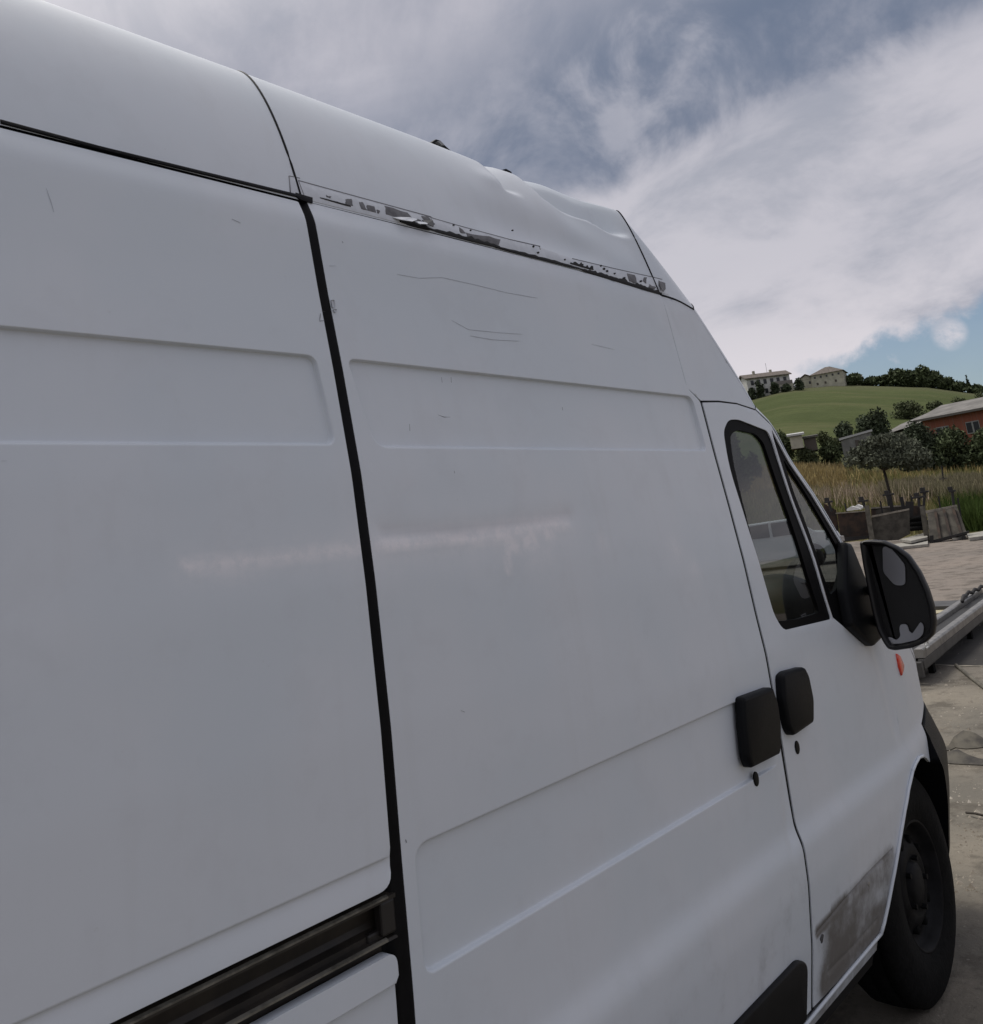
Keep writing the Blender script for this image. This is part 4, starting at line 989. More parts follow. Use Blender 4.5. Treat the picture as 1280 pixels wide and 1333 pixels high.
def leaves(name, blobs, n, size, m, parent, hang=0.0, flat=.75):
    V_ = []; T = []
    vol = np.array([b[3] * b[4] * b[5] for b in blobs]); vol = vol / vol.sum()
    for b, k in zip(blobs, rng.multinomial(n, vol)):
        d = rng.normal(size=(k, 3)); d /= np.linalg.norm(d, axis=1)[:, None]; rr = rng.random(k) ** .45
        c = np.array(b[:3]) + d * rr[:, None] * np.array(b[3:6])
        u = rng.normal(size=(k, 3)); u[:, 2] -= hang; u /= np.linalg.norm(u, axis=1)[:, None]; w = np.cross(u, rng.normal(size=(k, 3))); w /= np.linalg.norm(w, axis=1)[:, None]
        s_ = size * rng.uniform(.5, 1.3, k)[:, None]
        V_.append(np.stack([c - u * s_, c + w * s_ * .45, c + u * s_, c - w * s_ * .45], 1)); T.append(np.clip(rng.normal(.45, .22, k) + rng.normal(0, .12), 0, 1))
    V_ = np.concatenate(V_); T = np.concatenate(T); k = len(V_)
    me = bpy.data.meshes.new(name); me.vertices.add(4 * k); me.vertices.foreach_set('co', V_.reshape(-1)); me.loops.add(4 * k); me.loops.foreach_set('vertex_index', np.arange(4 * k))
    me.polygons.add(k); me.polygons.foreach_set('loop_start', np.arange(k) * 4); me.update()
    a_ = me.attributes.new('tint', 'FLOAT', 'POINT'); a_.data.foreach_set('value', np.repeat(T, 4).astype(np.float32))
    return link(name, me, m, parent, False)
def plant(name, label, cat, base, w, h, kind, n, size, trunk=.15, group=None, nb=9, lean=0, dep=None, tr=None):
    """crown of clumps w wide and h tall above a tapered trunk; base = ground point"""
    root = empty(name, base); tag(root, label, cat, group); dep = dep or w
    blobs = []; ht = h * (1 - trunk); z0 = base[2] + h * trunk
    for i in range(nb):
        a_ = rng.uniform(0, 6.28); e = rng.uniform(.1, .9); rad = math.sqrt(max(.05, 1 - (2 * e - .75) ** 2 * .8)) * rng.uniform(.3, .85)
        s_ = rng.uniform(.22, .42)
        blobs.append((base[0] + lean * e + w * .5 * rad * math.cos(a_) * .8, base[1] + dep * .5 * rad * math.sin(a_) * .8, z0 + ht * (.12 + e * .70), w * s_ * .62, dep * s_ * .62, ht * s_ * .62))
    blobs.append((base[0] + lean * .5, base[1], z0 + ht * .45, w * .33, dep * .33, ht * .42))
    if trunk <= .06:
        for k in (-.28, 0, .28): blobs.append((base[0] + w * k * .3, base[1] + w * k, z0 + ht * .12, w * .24, dep * .24, ht * .18))
    leaves('crown', blobs, n, size, LM[kind], root)
    t = MB(); r_ = tr or max(.05, h * .025)
    t.tube([(base[0], base[1], base[2] - .3), (base[0] + lean * .2, base[1], base[2] + h * trunk * .6), (base[0] + lean * .5, base[1], z0 + ht * .55)], [r_ * 1.3, r_, r_ * .4], 7)
    for b in blobs[:5]: t.tube([(base[0] + lean * .2, base[1], base[2] + h * trunk * .7), b[:3]], [r_ * .5, r_ * .15], 5, False)
    t.build('trunk', BARK, root, True)
    return root
def gp(px, py_unused, r):
    """ground point at horizontal distance r in the direction of photo column px (taken at row py)"""
    v = ray(px, py_unused); a_ = math.atan2(v[1], v[0]); x, y = CAMXY[0] + r * math.cos(a_), CAMXY[1] + r * math.sin(a_); return Vector((x, y, gz(x, y)))
def plant_px(name, label, cat, px, py_top, py_bot, wpx, r, kind, n, size, **kw):
    b = gp(px, py_bot, r); bot = at(px, py_bot, r); top = at(px, py_top, r); w = wpx * r / F * 1.0
    base = Vector((b.x, b.y, min(b.z, bot.z))) ; h = top.z - base.z
    if 'trunk' not in kw: kw['trunk'] = max(0.02, min(.75, (bot.z - base.z) / h))
    return plant(name, label, cat, base, w, h, kind, n, size, **kw)
GB = 'trees and bushes at the foot of the hill'
for a_ in (
  ('bush', 'dark bush right behind the windscreen edge, below the white farmhouse', 1018, 553, 592, 36, 100, 'dark', 1400),
  ('bush', 'small pale grey-green bush left of the dark bushes', 1076, 556, 579, 24, 104, 'light', 900),
  ('bush', 'round dark bush between the pale bush and the big dark tree', 1100, 545, 574, 32, 106, 'blue', 1300),
  ('broadleaf_tree', 'big dark tree at the hill foot above the small white shed', 1142, 528, 568, 54, 108, 'blue', 3000),
  ('broadleaf_tree', 'dark tree beside the big one, left of the brick building roof', 1128, 536, 566, 34, 110, 'dark', 1500),
  ('bush', 'grey-green tree standing above the brick building roof', 1184, 518, 543, 46, 150, 'mid', 2200),
  ('bush', 'low green bush just right of the tree above the roof', 1218, 521, 534, 24, 152, 'mid', 900),
  ('bush', 'low bush on the slope at the far end of the brick roof', 1250, 512, 524, 26, 155, 'mid', 900),
  ('bush', 'round bush at the right edge on the upper slope', 1279, 504, 518, 26, 170, 'mid', 900),
  ('bush', 'dark thicket left in front of the brick building', 1200, 541, 580, 60, 92, 'blue', 2400),
  ('bush', 'dark thicket in front of the brick building windows', 1240, 546, 579, 60, 92, 'dark', 2200),
  ('bush', 'dark thicket at the right edge in front of the brick building', 1284, 548, 576, 60, 92, 'dark', 2200),
  ('bush', 'low dark bush left of the white shed wall', 1080, 570, 584, 30, 98, 'dark', 800),
  ('bush', 'low green scrub below the grey metal roofs', 1048, 577, 592, 34, 97, 'mid', 900)):
    nm, lb, px, y0, y1, w_, r_, kd, n_ = a_
    plant_px(nm, lb, 'bush' if nm == 'bush' else 'tree', px, y0, y1, w_, r_, kd, int(n_ * 1.7), .19, group=GB, trunk=.06)
GT = 'trees on the hill crest'
for px, y0, y1, w_, lb in ((1156, 484, 502, 22, 'leftmost tree of the dark grove on the crest'), (1170, 477, 503, 30, 'tall pale-topped tree at the left of the crest grove'), (1188, 479, 503, 28, 'tree left of the tallest one in the crest grove'),
        (1202, 474, 504, 26, 'tallest tree of the grove on the crest'), (1218, 481, 505, 28, 'tree right of the tallest one in the crest grove'), (1234, 489, 507, 28, 'lower tree near the right end of the crest grove'), (1250, 496, 508, 26, 'lowest tree at the right end of the crest grove'),
        (1112, 484, 499, 26, 'small tree on the crest beside the hip-roofed farmhouse'), (1136, 490, 499, 30, 'low hedge tree between farmhouses and crest grove'), (1273, 499, 508, 18, 'low bush on the crest right of the cypress')):
    plant_px('crest_tree', lb, 'tree', px, y0, y1, w_, 258, 'dark', 1000 if w_ < 25 else 1500, .55, group=GT, trunk=.05)
for px, y0, y1, w_, lb in ((990, 492, 509, 13, 'dark round tree in front of the white farmhouse gable'), (1009, 495, 509, 13, 'shrub in front of the middle of the white farmhouse'), (1040, 491, 505, 16, 'dark tree between the two farmhouses'), (1024, 499, 508, 14, 'low shrub at the right end of the white farmhouse'), (978, 502, 511, 12, 'low hedge bush at the left foot of the white farmhouse')):
    plant_px('garden_tree', lb, 'tree', px, y0, y1, w_, 247, 'blue', 700, .40, group='garden trees by the farmhouses', trunk=.05)
c = gp(1262, 506, 262); cy_ = empty('cypress', c); tag(cy_, 'single dark pointed cypress on the crest at the far right', 'tree')
hh = (at(1258, 489, 262).z - c.z)
leaves('crown', [(c.x, c.y, c.z + hh * k, .75 * (1.05 - k), .75 * (1.05 - k), hh * .16) for k in (.15, .3, .45, .6, .75, .88)], 900, .35, LM['blue'], cy_)
MB().tube([(c.x, c.y, c.z - .3), (c.x, c.y, c.z + hh * .4)], .12, 6).build('trunk', BARK, cy_)

# olive tree behind the concrete pens
ob = gp(1162, 672, 47); top_z = at(1150, 562, 47).z; cb = at(1156, 608, 47)
ol = empty('olive_tree', ob); tag(ol, 'lone grey-green olive tree with a thin trunk behind the concrete pens', 'tree')
blobs = []
for px, py, wx, hy in ((1120, 592, 20, 13), (1138, 582, 22, 16), (1158, 578, 24, 16), (1178, 584, 22, 15), (1194, 594, 20, 13), (1150, 596, 24, 13), (1170, 600, 22, 10), (1108, 600, 12, 8), (1205, 602, 12, 8), (1130, 603, 16, 8), (1165, 570, 16, 8), (1145, 572, 14, 8), (1186, 606, 16, 8)):
    p = at(px, py, 47 + rng.uniform(-1, 1)); k_ = 47 / F; blobs.append((p.x, p.y, p.z, wx * k_ * .8, wx * k_ * .9, hy * k_ * .85))
leaves('crown', blobs, 9000, .095, LM['olive'], ol, hang=.8)
t = MB(); fork = at(1151, 612, 47)
t.tube([(ob.x, ob.y, ob.z - .2), tuple(at(1158, 640, 47)), tuple(fork)], [.10, .07, .06], 8)
for b in blobs[:7]: t.tube([tuple(fork), b[:3]], [.05, .015], 5, False)
t.build('trunk', BARK, ol, True)

# trees seen through the cab windows
for a_ in ((958, 540, 650, 50, 60, 'dark', 'dark tree seen through the top of the side window'), (930, 560, 640, 60, 75, 'blue', 'dark tree beyond the cab, left of the one in the side window'), (985, 585, 640, 24, 85, 'mid', 'smaller green tree seen low through the side window')):
    px, y0, y1, w_, r_, kd, lb = a_
    plant_px('far_side_tree', lb, 'tree', px, y0, y1, w_, r_, kd, 2600, .2, group='trees seen through the cab')

# tall field grass
def blades(name, label, n, az0, az1, r0, r1, hmin, hmax, wid, cols, cat='grass', clump=0, fn=None, wb=1.0):
    az = np.radians(rng.uniform(az0, az1, n)); r = np.sqrt(rng.uniform(r0 ** 2, r1 ** 2, n))
    x = CAMXY[0] + r * np.cos(az); y = CAMXY[1] + r * np.sin(az)
    nz_ = np.sin(x * .35 + 1.3 * np.sin(y * .22)) * np.sin(y * .31 + 1.7 * np.sin(x * .13)) * .5 + .5
    nz2 = np.sin(x * .11 + 2 * np.sin(y * .09)) * np.cos(y * .14 + x * .05) * .5 + .5
    if fn is not None:
        k = fn(np.degrees(az), r, nz_, nz2); x, y, nz_, nz2, r, az = (q_[k] for q_ in (x, y, nz_, nz2, r, az)); n = len(x)
    z = terr(x, y); h = rng.uniform(hmin, hmax, n) * (.55 + .7 * nz_); a2 = rng.uniform(0, 6.28, n); w_ = wid * rng.uniform(.5, 1.4, n) * wb
    lx, ly = rng.normal(0, .22, n) * h, rng.normal(0, .22, n) * h
    p0 = np.stack([x - w_ * np.cos(a2), y - w_ * np.sin(a2), z - .05], 1); p1 = np.stack([x + w_ * np.cos(a2), y + w_ * np.sin(a2), z - .05], 1); p2 = np.stack([x + lx, y + ly, z + h], 1)
    V_ = np.stack([p0, p1, p2], 1); me = bpy.data.meshes.new(name)
    me.vertices.add(3 * n); me.vertices.foreach_set('co', V_.reshape(-1)); me.loops.add(3 * n); me.loops.foreach_set('vertex_index', np.arange(3 * n)); me.polygons.add(n); me.polygons.foreach_set('loop_start', np.arange(n) * 3); me.update()
    C_ = np.array(cols); t = np.clip(nz2 * (len(C_) - 1) + rng.normal(0, .55, n), 0, len(C_) - 1.001); i = t.astype(int); u = (t - i)[:, None]
    col = (C_[i] * (1 - u) + C_[np.minimum(i + 1, len(C_) - 1)] * u) * rng.uniform(.65, 1.35, n)[:, None]
    ca = me.attributes.new('blade', 'FLOAT_COLOR', 'POINT'); ca.data.foreach_set('color', np.repeat(np.concatenate([col, np.ones((n, 1))], 1), 3, 0).reshape(-1).astype(np.float32))
    o = link(name, me, GRASSM, None, False); tag(o, label, cat, kind='stuff'); return o
GRASSM = bpy.data.materials.new('grass_blades'); GRASSM.use_nodes = True
_a = N(GRASSM.node_tree, 'ShaderNodeAttribute', attribute_name='blade'); _p = GRASSM.node_tree.nodes['Principled BSDF']; L(GRASSM.node_tree, _a.outputs['Color'], _p.inputs['Base Color']); _p.inputs['Roughness'].default_value = .9; _p.inputs['Specular IOR Level'].default_value = .05
blades('field_grass', 'tall olive and brown wild grass in the field behind the pens', 60000, 8, 34, 44.5, 92, .2, .6, .035, [(.17, .19, .055), (.23, .22, .09), (.24, .20, .10), (.15, .175, .05)])
blades('side_grass', 'wild grass in the field to the left, seen only past the van', 26000, 34, 80, 47, 96, .3, .85, .05, [(.15, .165, .045), (.20, .185, .075), (.13, .15, .045)])
blades('straw_grass', 'band of pale straw-coloured grass in the field below the bushes', 30000, 12, 30, 76, 96, .45, .9, .07, [(.34, .27, .12), (.38, .29, .13), (.30, .25, .14)], fn=lambda az, r, a, b: (az > 20.2) | (rng.random(len(az)) < .06))
blades('green_reeds', 'bright green tall weeds at the right edge behind the pens', 15000, 8, 15.6, 41.5, 52, .6, 1.5, .03, [(.055, .090, .022), (.075, .11, .03), (.05, .075, .02)], fn=lambda az, r, a, b: rng.random(len(az)) < np.clip((16.2 - az) / 2.5, 0, 1))
blades('pale_grass', 'strip of pale dry grass across the field right of the olive tree', 16000, 8, 18.5, 62, 76, .6, 1.15, .06, [(.22, .20, .12), (.26, .23, .15), (.18, .17, .09)])
blades('seed_heads', 'pale seed heads standing above the wild grass', 1500, 16, 23.5, 60, 76, .8, 1.35, .035, [(.36, .28, .20), (.42, .34, .25)], fn=lambda az, r, a, b: a > .45)

# ------------------------------------------------------------------ buildings
WALLW = mat('render_white', (.66, .65, .61), .9, noise_amt=.25, noise_scale=.8); WALLC = mat('render_cream', (.50, .48, .38), .9, noise_amt=.25, noise_scale=.8)
ROOFB = mat('roof_tile', (.16, .135, .115), .9, noise_amt=.4, noise_scale=2); WIN = mat('dark_pane', (.03, .032, .035), .3); SHUT = mat('shutter', (.10, .085, .07), .8)
def basis(px, py, r, turn=0.0):
    """local frame at a place: u to the right as seen, v away; turn in degrees"""
    g_ = gp(px, py, r); v = Vector((g_.x - CAMXY[0], g_.y - CAMXY[1], 0)).normalized(); u = Vector((v.y, -v.x, 0))
    a_ = math.radians(turn); u2 = u * math.cos(a_) + v * math.sin(a_); v2 = v * math.cos(a_) - u * math.sin(a_)
    return g_, u2, v2
class House:
    def __init__(s, name, label, px, py, r, turn=0, cat='house', base_z=None):
        s.o, s.u, s.v = basis(px, py, r, turn); s.k = r / F
        if base_z is not None: s.o.z = base_z
        s.root = empty(name, tuple(s.o)); tag(s.root, label, cat)
    def P(s, a, b, c): return s.o + s.u * a + s.v * b + Vector((0, 0, c))
    def poly(s, name, m, pts_faces, parent=None):
        mb = MB()
        for pts in pts_faces: mb.add([s.P(*p) for p in pts], [tuple(range(len(pts)))])
        return mb.build(name, m, parent or s.root)
    def block(s, name, m, a0, a1, b0, b1, c0, c1, parent=None):
        vs = [s.P(a, b, c) for c in (c0, c1) for b in (b0, b1) for a in (a0, a1)]
        return MB().add(vs, [(0, 2, 3, 1), (4, 5, 7, 6), (0, 1, 5, 4), (2, 6, 7, 3), (0, 4, 6, 2), (1, 3, 7, 5)]).build(name, m, parent or s.root)
    def gable(s, name, m, a0, a1, b0, b1, c0, c1, axis='a', th=.25, over=.4, wallm=None):
        """ridge along a or b; adds roof slabs and gable walls"""
        if axis == 'a':
            bm_ = (b0 + b1) / 2; A = (a0 - over, a1 + over)
            s1 = [(A[0], b0 - over, c0 - .1), (A[1], b0 - over, c0 - .1), (A[1], bm_, c1), (A[0], bm_, c1)]; s2 = [(A[0], bm_, c1), (A[1], bm_, c1), (A[1], b1 + over, c0 - .1), (A[0], b1 + over, c0 - .1)]
            tri_ = [[(a0, b0, c0), (a0, bm_, c1 - .1), (a0, b1, c0)], [(a1, b0, c0), (a1, b1, c0), (a1, bm_, c1 - .1)]]
        else:
            am = (a0 + a1) / 2; B = (b0 - over, b1 + over)
            s1 = [(a0 - over, B[0], c0 - .1), (am, B[0], c1), (am, B[1], c1), (a0 - over, B[1], c0 - .1)]; s2 = [(am, B[0], c1), (a1 + over, B[0], c0 - .1), (a1 + over, B[1], c0 - .1), (am, B[1], c1)]
            tri_ = [[(a0, b0, c0), (a1, b0, c0), (am, b0, c1 - .1)], [(a0, b1, c0), (am, b1, c1 - .1), (a1, b1, c0)]]
        mb = MB()
        for sl_ in (s1, s2):
            lo = [s.P(*p) for p in sl_]; hi = [p + Vector((0, 0, th)) for p in lo]
            mb.add(lo + hi, [(3, 2, 1, 0), (4, 5, 6, 7), (0, 1, 5, 4), (1, 2, 6, 5), (2, 3, 7, 6), (3, 0, 4, 7)])
        o = mb.build(name, m, s.root)
        if wallm:
            for t_ in tri_: s.poly('gable_wall', wallm, [t_])
        return o
    def window(s, a, c, w, h, b=-.05, m=None, name='window'):
        f = s.block(name, m or WIN, a - w / 2, a + w / 2, b - .02, b + .06, c - h / 2, c + h / 2); return f

# white farmhouse: two-storey block, shallow tiled roof, gable end to the left, balcony on the right
kz = 250 / F
f1 = House('white_farmhouse', 'two-storey white farmhouse with a shallow roof and balcony, left on the hill crest', 1003, 509, 250, 18)
hw = 5.7
f1.block('wall', WALLW, -hw, hw, 0, 7.0, -1.2, 4.7)
f1.block('side_wing', WALLC, .2, hw + .3, -1.0, -.02, -1.2, 2.2)
f1.gable('roof', ROOFB, -hw, hw, 0, 7.0, 4.72, 6.2, 'a', over=.55, wallm=WALLW)
for a_, c_ in ((-4.3, 3.6), (-2.6, 3.6), (-.9, 3.6), (.9, 3.6), (2.6, 3.6), (4.4, 3.6), (-4.3, 1.0), (-2.6, 1.0), (-.9, 1.1)): f1.window(a_, c_, .8, 1.25)
f1.block('balcony', mat('balcony_rail', (.22, .20, .18), .8), .8, 5.9, -1.1, -.9, 2.2, 3.1)
f1.window(3.6, .8, 2.2, 1.6, b=-1.08, m=WIN, name='doorway')
for a_, b_ in ((-2.6, 3.0), (2.2, 3.8)): f1.block('chimney', WALLC, a_ - .3, a_ + .3, b_ - .3, b_ + .3, 5.2, 7.1)
MB().tube([tuple(f1.P(1.2, 3.5, 6)), tuple(f1.P(1.2, 3.5, 9))], .05, 5).build('aerial', METAL, f1.root)

# cream farmhouse with a pyramid roof, and its annex
f2 = House('cream_farmhouse', 'cream stone farmhouse with a pointed hip roof in the middle of the crest', 1079, 502, 254, -8)
hw = 4.0
f2.block('wall', WALLC, -hw, hw, 0, 7.5, -1.0, 3.5)
o_ = .5; e_ = [(-hw - o_, -o_, 3.5), (hw + o_, -o_, 3.5), (hw + o_, 8, 3.5), (-hw - o_, 8, 3.5)]; pk = [(-.6, 3.7, 5.6), (.6, 3.7, 5.6)]
f2.poly('roof', ROOFB, [[e_[0], e_[1], pk[1], pk[0]], [e_[1], e_[2], pk[1]], [e_[2], e_[3], pk[0], pk[1]], [e_[3], e_[0], pk[0]], [e_[3], e_[2], e_[1], e_[0]]])
for a_ in (-3, -1.5, 0, 1.5, 3): f2.window(a_, 2.8, .45, .5)
for a_ in (-2.6, -.6, 2.0): f2.window(a_, 1.1, .5, .6, m=SHUT)
f3 = House('farm_annex', 'low grey-roofed annex against the left side of the cream farmhouse', 1051, 503, 256, -14)
f3.block('wall', WALLC, -2.2, 2.4, 0, 5.5, -1.0, 2.2)
f3.gable('roof', ROOFB, -2.2, 2.4, 0, 5.5, 2.22, 3.5, 'b', over=.35, wallm=WALLC)
for a_ in (-.9, .9): f3.window(a_, 1.3, .5, .7)
f4 = House('far_cottage', 'small cottage roof half hidden by trees on the crest', 1108, 499, 266, 5)
f4.block('wall', WALLC, -3, 3, 0, 5, -1, 2.2); f4.gable('roof', ROOFB, -3, 3, 0, 5, 2.22, 3.3, 'a', over=.4, wallm=WALLC); f4.window(-1, 1.4, .6, .8); f4.window(1.2, 1.4, .6, .8)

# red brick building with long grey roof at the right
BRK = bpy.data.materials.new('red_brick'); BRK.use_nodes = True; _n = BRK.node_tree; _b = N(_n, 'ShaderNodeTexBrick'); _b.inputs['Color1'].default_value = (.30, .095, .055, 1); _b.inputs['Color2'].default_value = (.24, .075, .045, 1); _b.inputs['Mortar'].default_value = (.22, .12, .09, 1); _b.inputs['Scale'].default_value = 2.0
_t = N(_n, 'ShaderNodeTexCoord'); L(_n, _t.outputs['Object'], _b.inputs['Vector']); L(_n, _b.outputs[0], _n.nodes['Principled BSDF'].inputs['Base Color']); _n.nodes['Principled BSDF'].inputs['Roughness'].default_value = .9
ROOFG = mat('fibre_cement_roof', (.21, .20, .185), .9, noise_amt=.35, noise_scale=.6)
tl, tr_ = at(1200, 546, 116), at(1300, 530, 112)
bl = at(1203, 560, 112)
rb = empty('brick_building', (tl.x, tl.y, bl.z - 2)); tag(rb, 'long red brick building with a grey roof at the right foot of the hill', 'building')
U = (tr_ - tl); U.z = 0; Lw = U.length; U.normalize(); Vv = Vector((-U.y, U.x, 0))
if Vv @ Vector((tl.x, tl.y, 0)) < 0: Vv = -Vv
zt = tl.z; zb = bl.z - 2.5
def PB(a, b, z): return tuple(Vector((tl.x, tl.y, 0)) + U * a + Vv * b + Vector((0, 0, z)))
def bblock(name, m, a0, a1, b0, b1, z0, z1, parent=rb):
    vs = [PB(a, b, z) for z in (z0, z1) for b in (b0, b1) for a in (a0, a1)]
    return MB().add(vs, [(0, 2, 3, 1), (4, 5, 7, 6), (0, 1, 5, 4), (2, 6, 7, 3), (0, 4, 6, 2), (1, 3, 7, 5)]).build(name, m, parent)
Lx = Lw + 22
bblock('wall', BRK, 0, Lx, 0, 12, zb, zt)
MB().add([PB(-.6, -.7, zt - .02), PB(Lx + .5, -.7, zt - .02), PB(Lx + .5, 6, zt + 1.7), PB(-.6, 6, zt + 1.7), PB(-.6, 12.7, zt - .02), PB(Lx + .5, 12.7, zt - .02)], [(0, 1, 2, 3), (3, 2, 5, 4), (0, 3, 4)]).build('roof', ROOFG, rb)
bblock('fascia', mat('fascia', (.10, .09, .08), .8), -.6, Lx, -.78, -.70, zt - .25, zt)
for a_ in np.arange(2.2, Lx - 2, 3.4):
    wf = bblock('window', mat('window_frame_white', (.30, .30, .28), .6), a_ - .75, a_ + .75, -.06, .03, zt - 2.5, zt - 1.2)
    bblock('pane', WIN, a_ - .68, a_ - .1, -.09, -.05, zt - 2.4, zt - 1.3, wf); bblock('pane', WIN, a_ + .1, a_ + .68, -.09, -.05, zt - 2.4, zt - 1.3, wf)
an = empty('roofed_annex', PB(-8, 0, zb)); tag(an, 'low shed with a pale grey roof joined to the left end of the brick building', 'shed')
bblock('wall', WALLC, -5.2, -.65, 1, 8, zb, zt - .9, an)
MB().add([PB(-5.6, .4, zt - .95), PB(-.62, .4, zt - .35), PB(-.62, 5, zt + 1.3), PB(-5.6, 5, zt + .3), PB(-5.6, 8.4, zt - .9), PB(-.62, 8.4, zt - .4)], [(0, 1, 2, 3), (3, 2, 5, 4), (0, 3, 4)]).build('roof', ROOFG, an)

# small white shed and low metal roofs among the bushes
def place_shed(name, label, p_l, p_r, z_drop, depth, slope, r, wm, rm, over=.25):
    a, b = at(*p_l, r[0]), at(*p_r, r[1]); u = b - a; ln = Vector((u.x, u.y, 0)).length; ud = Vector((u.x, u.y, 0)).normalized(); vd = Vector((a.x, a.y + D, 0)).normalized()
    root = empty(name, (a.x, a.y, a.z - z_drop)); tag(root, label, 'shed')
    A = [a + vd * k for k in (0, depth)]; B = [b + vd * k for k in (0, depth)]
    zz = a.z - z_drop; vs = [Vector((p.x, p.y, zz)) for p in (A[0], B[0], B[1], A[1])] + [A[0], B[0], B[1] + Vector((0, 0, slope)), A[1] + Vector((0, 0, slope))]
    MB().add(vs, [(0, 1, 5, 4), (1, 2, 6, 5), (2, 3, 7, 6), (3, 0, 4, 7), (4, 5, 6, 7)]).build('wall', wm, root)
    q4 = [A[0] - ud * over - vd * over, B[0] + ud * over - vd * over, B[1] + ud * over + vd * over + Vector((0, 0, slope)), A[1] - ud * over + vd * over + Vector((0, 0, slope))]
    lo = [p + Vector((0, 0, .03)) for p in q4]; hi = [p + Vector((0, 0, .22)) for p in q4]
    MB().add(lo + hi, [(3, 2, 1, 0), (4, 5, 6, 7), (0, 1, 5, 4), (1, 2, 6, 5), (2, 3, 7, 6), (3, 0, 4, 7)]).build('roof', rm, root)
    return root, A, B, ud, vd
SHR = mat('white_sheet', (.50, .50, .48), .6); SHEDW = mat('shed_wall', (.24, .24, .22), .9, noise_amt=.3, noise_scale=1)
sh, A, B, ud, vd = place_shed('white_shed', 'small white shed with a slanting white roof edge left of the olive tree', (1095, 574), (1134, 562), 1.5, 3.5, .2, (90, 94), SHEDW, SHR)
mid_ = (A[0] + B[0]) / 2 - vd * .04; MB().add([mid_ - ud * .35 + Vector((0, 0, z_)) for z_ in (-1.3, -.35)] + [mid_ + ud * .35 + Vector((0, 0, z_)) for z_ in (-.35, -1.3)], [(0, 1, 2, 3)]).build('door', SHUT, sh)
place_shed('metal_shed', 'low grey metal roof on pale walls left of the pale bush', (1028, 569), (1044, 566.5), 1.2, 3, .35, (96, 96), WALLC, SHR)
place_shed('lean_to', 'dark lean-to roof between the grey metal roof and the pale bush', (1046, 572), (1062, 569), 1.2, 3, .3, (97, 97), SHUT, mat('lean_roof', (.10, .095, .08), .8))

# ------------------------------------------------------------------ concrete pens, posts and slabs at the edge of the yard
CONC = mat('old_concrete', (.090, .082, .067), .95, noise_scale=2.5, col2=(.040, .036, .030), bump=.4, bump_scale=12); CONL = mat('pale_edge', (.30, .27, .22), .9, noise_amt=.4, noise_scale=6)  # CONL: paler colour for rims and top edges
RUST = mat('rusty_sheet', (.055, .034, .022), .85, noise_scale=3, col2=(.018, .014, .012)); WOODP = mat('grey_post', (.15, .138, .110), .9, noise_scale=5, noise_amt=.45)
IRON = mat('black_iron', (.020, .018, .017), .7, noise_amt=.3)
def ppx(px, py, r): return at(px, py, r)
def slab(name, m, pxs, r, th, parent=None, push=None):
    """upright slab: its four seen corners (photo) at distance r, real thickness th away from the viewer"""
    P = [at(x, y, (r[i] if isinstance(r, (tuple, list)) else r)) for i, (x, y) in enumerate(pxs)]
    nrm = (P[1] - P[0]).cross(P[-1] - P[0]).normalized(); vd_ = Vector((P[0].x, P[0].y + D, 0))
    if nrm @ vd_ < 0: nrm = -nrm
    n = len(P); Bk = [p + nrm * th for p in P]
    return MB().add(P + Bk, [tuple(range(n)), tuple(range(n, 2 * n))[::-1]] + [(i, n + i, n + (i + 1) % n, (i + 1) % n) for i in range(n)]).build(name, m, parent)
def post(px0, py0, px1, py1, r, w, parent, m=None, name='post'):
    a, b = at(px0, py0, r), at(px1, py1, r); v = Vector((a.x, a.y + D, 0)).normalized(); u = Vector((v.y, -v.x, 0))
    vs = [p + u * sx * w / 2 + v * sy * w / 2 for p in (a, b) for sy in (-1, 1) for sx in (-1, 1)]
    return MB().add(vs, [(0, 1, 3, 2), (4, 6, 7, 5), (0, 4, 5, 1), (1, 5, 7, 3), (3, 7, 6, 2), (2, 6, 4, 0)]).build(name, m or WOODP, parent)
PR = 37.0
p1 = empty('dark_metal_bin', tuple(at(1110, 704, PR + 1))); tag(p1, 'dark rusty open bin with a pale rim, left of the concrete pens', 'bin')
slab('front_panel', RUST, [(1090, 668), (1131, 665), (1133, 697), (1095, 703)], PR + 1, .08, p1)
slab('rim', CONL, [(1088, 667.5), (1131, 664.2), (1131.2, 665.8), (1088, 669)], PR + .95, .12, p1)
slab('back_panel', RUST, [(1134, 661), (1180, 658), (1182, 690), (1136, 695)], PR + 3.0, .08, p1)
slab('back_rim', CONL, [(1134, 660.5), (1180, 657), (1180, 658.8), (1134, 662.5)], PR + 2.95, .1, p1)
slab('side_panel', RUST, [(1072, 655), (1089, 664), (1094, 704), (1078, 694)], PR + 1.2, .08, p1)
slab('foot_rail', IRON, [(1095, 700), (1133, 697), (1133, 701), (1096, 706)], PR + .9, .10, p1)
def jack(px, py, r, w, name, label, foot=(0, 0), grp='iron clamps standing on the pens'):
    """post head: upright stem with a cross plate and a stub"""
    a = at(px, py, r); root = empty(name, tuple(a)); tag(root, label, 'clamp', grp)
    f = at(px + foot[0], py + foot[1], r)
    MB().tube([tuple(f), tuple(a)], .05, 6).build('stem', IRON, root)
    MB().box(a + Vector((0, 0, .02)), (.12, w, .07)).build('cross_plate', IRON, root, bevel=.01)
    MB().box(a + Vector((0, .05, .12)), (.10, .16, .13)).build('stub', IRON, root, bevel=.01)
jack(1079, 654, PR + .8, .30, 'iron_clamp', 'leftmost black iron clamp, above the dark bin', (4, 12))
jack(1124, 653, PR - .2, .36, 'iron_clamp', 'black iron clamp topping the first pale post', (2, 8))
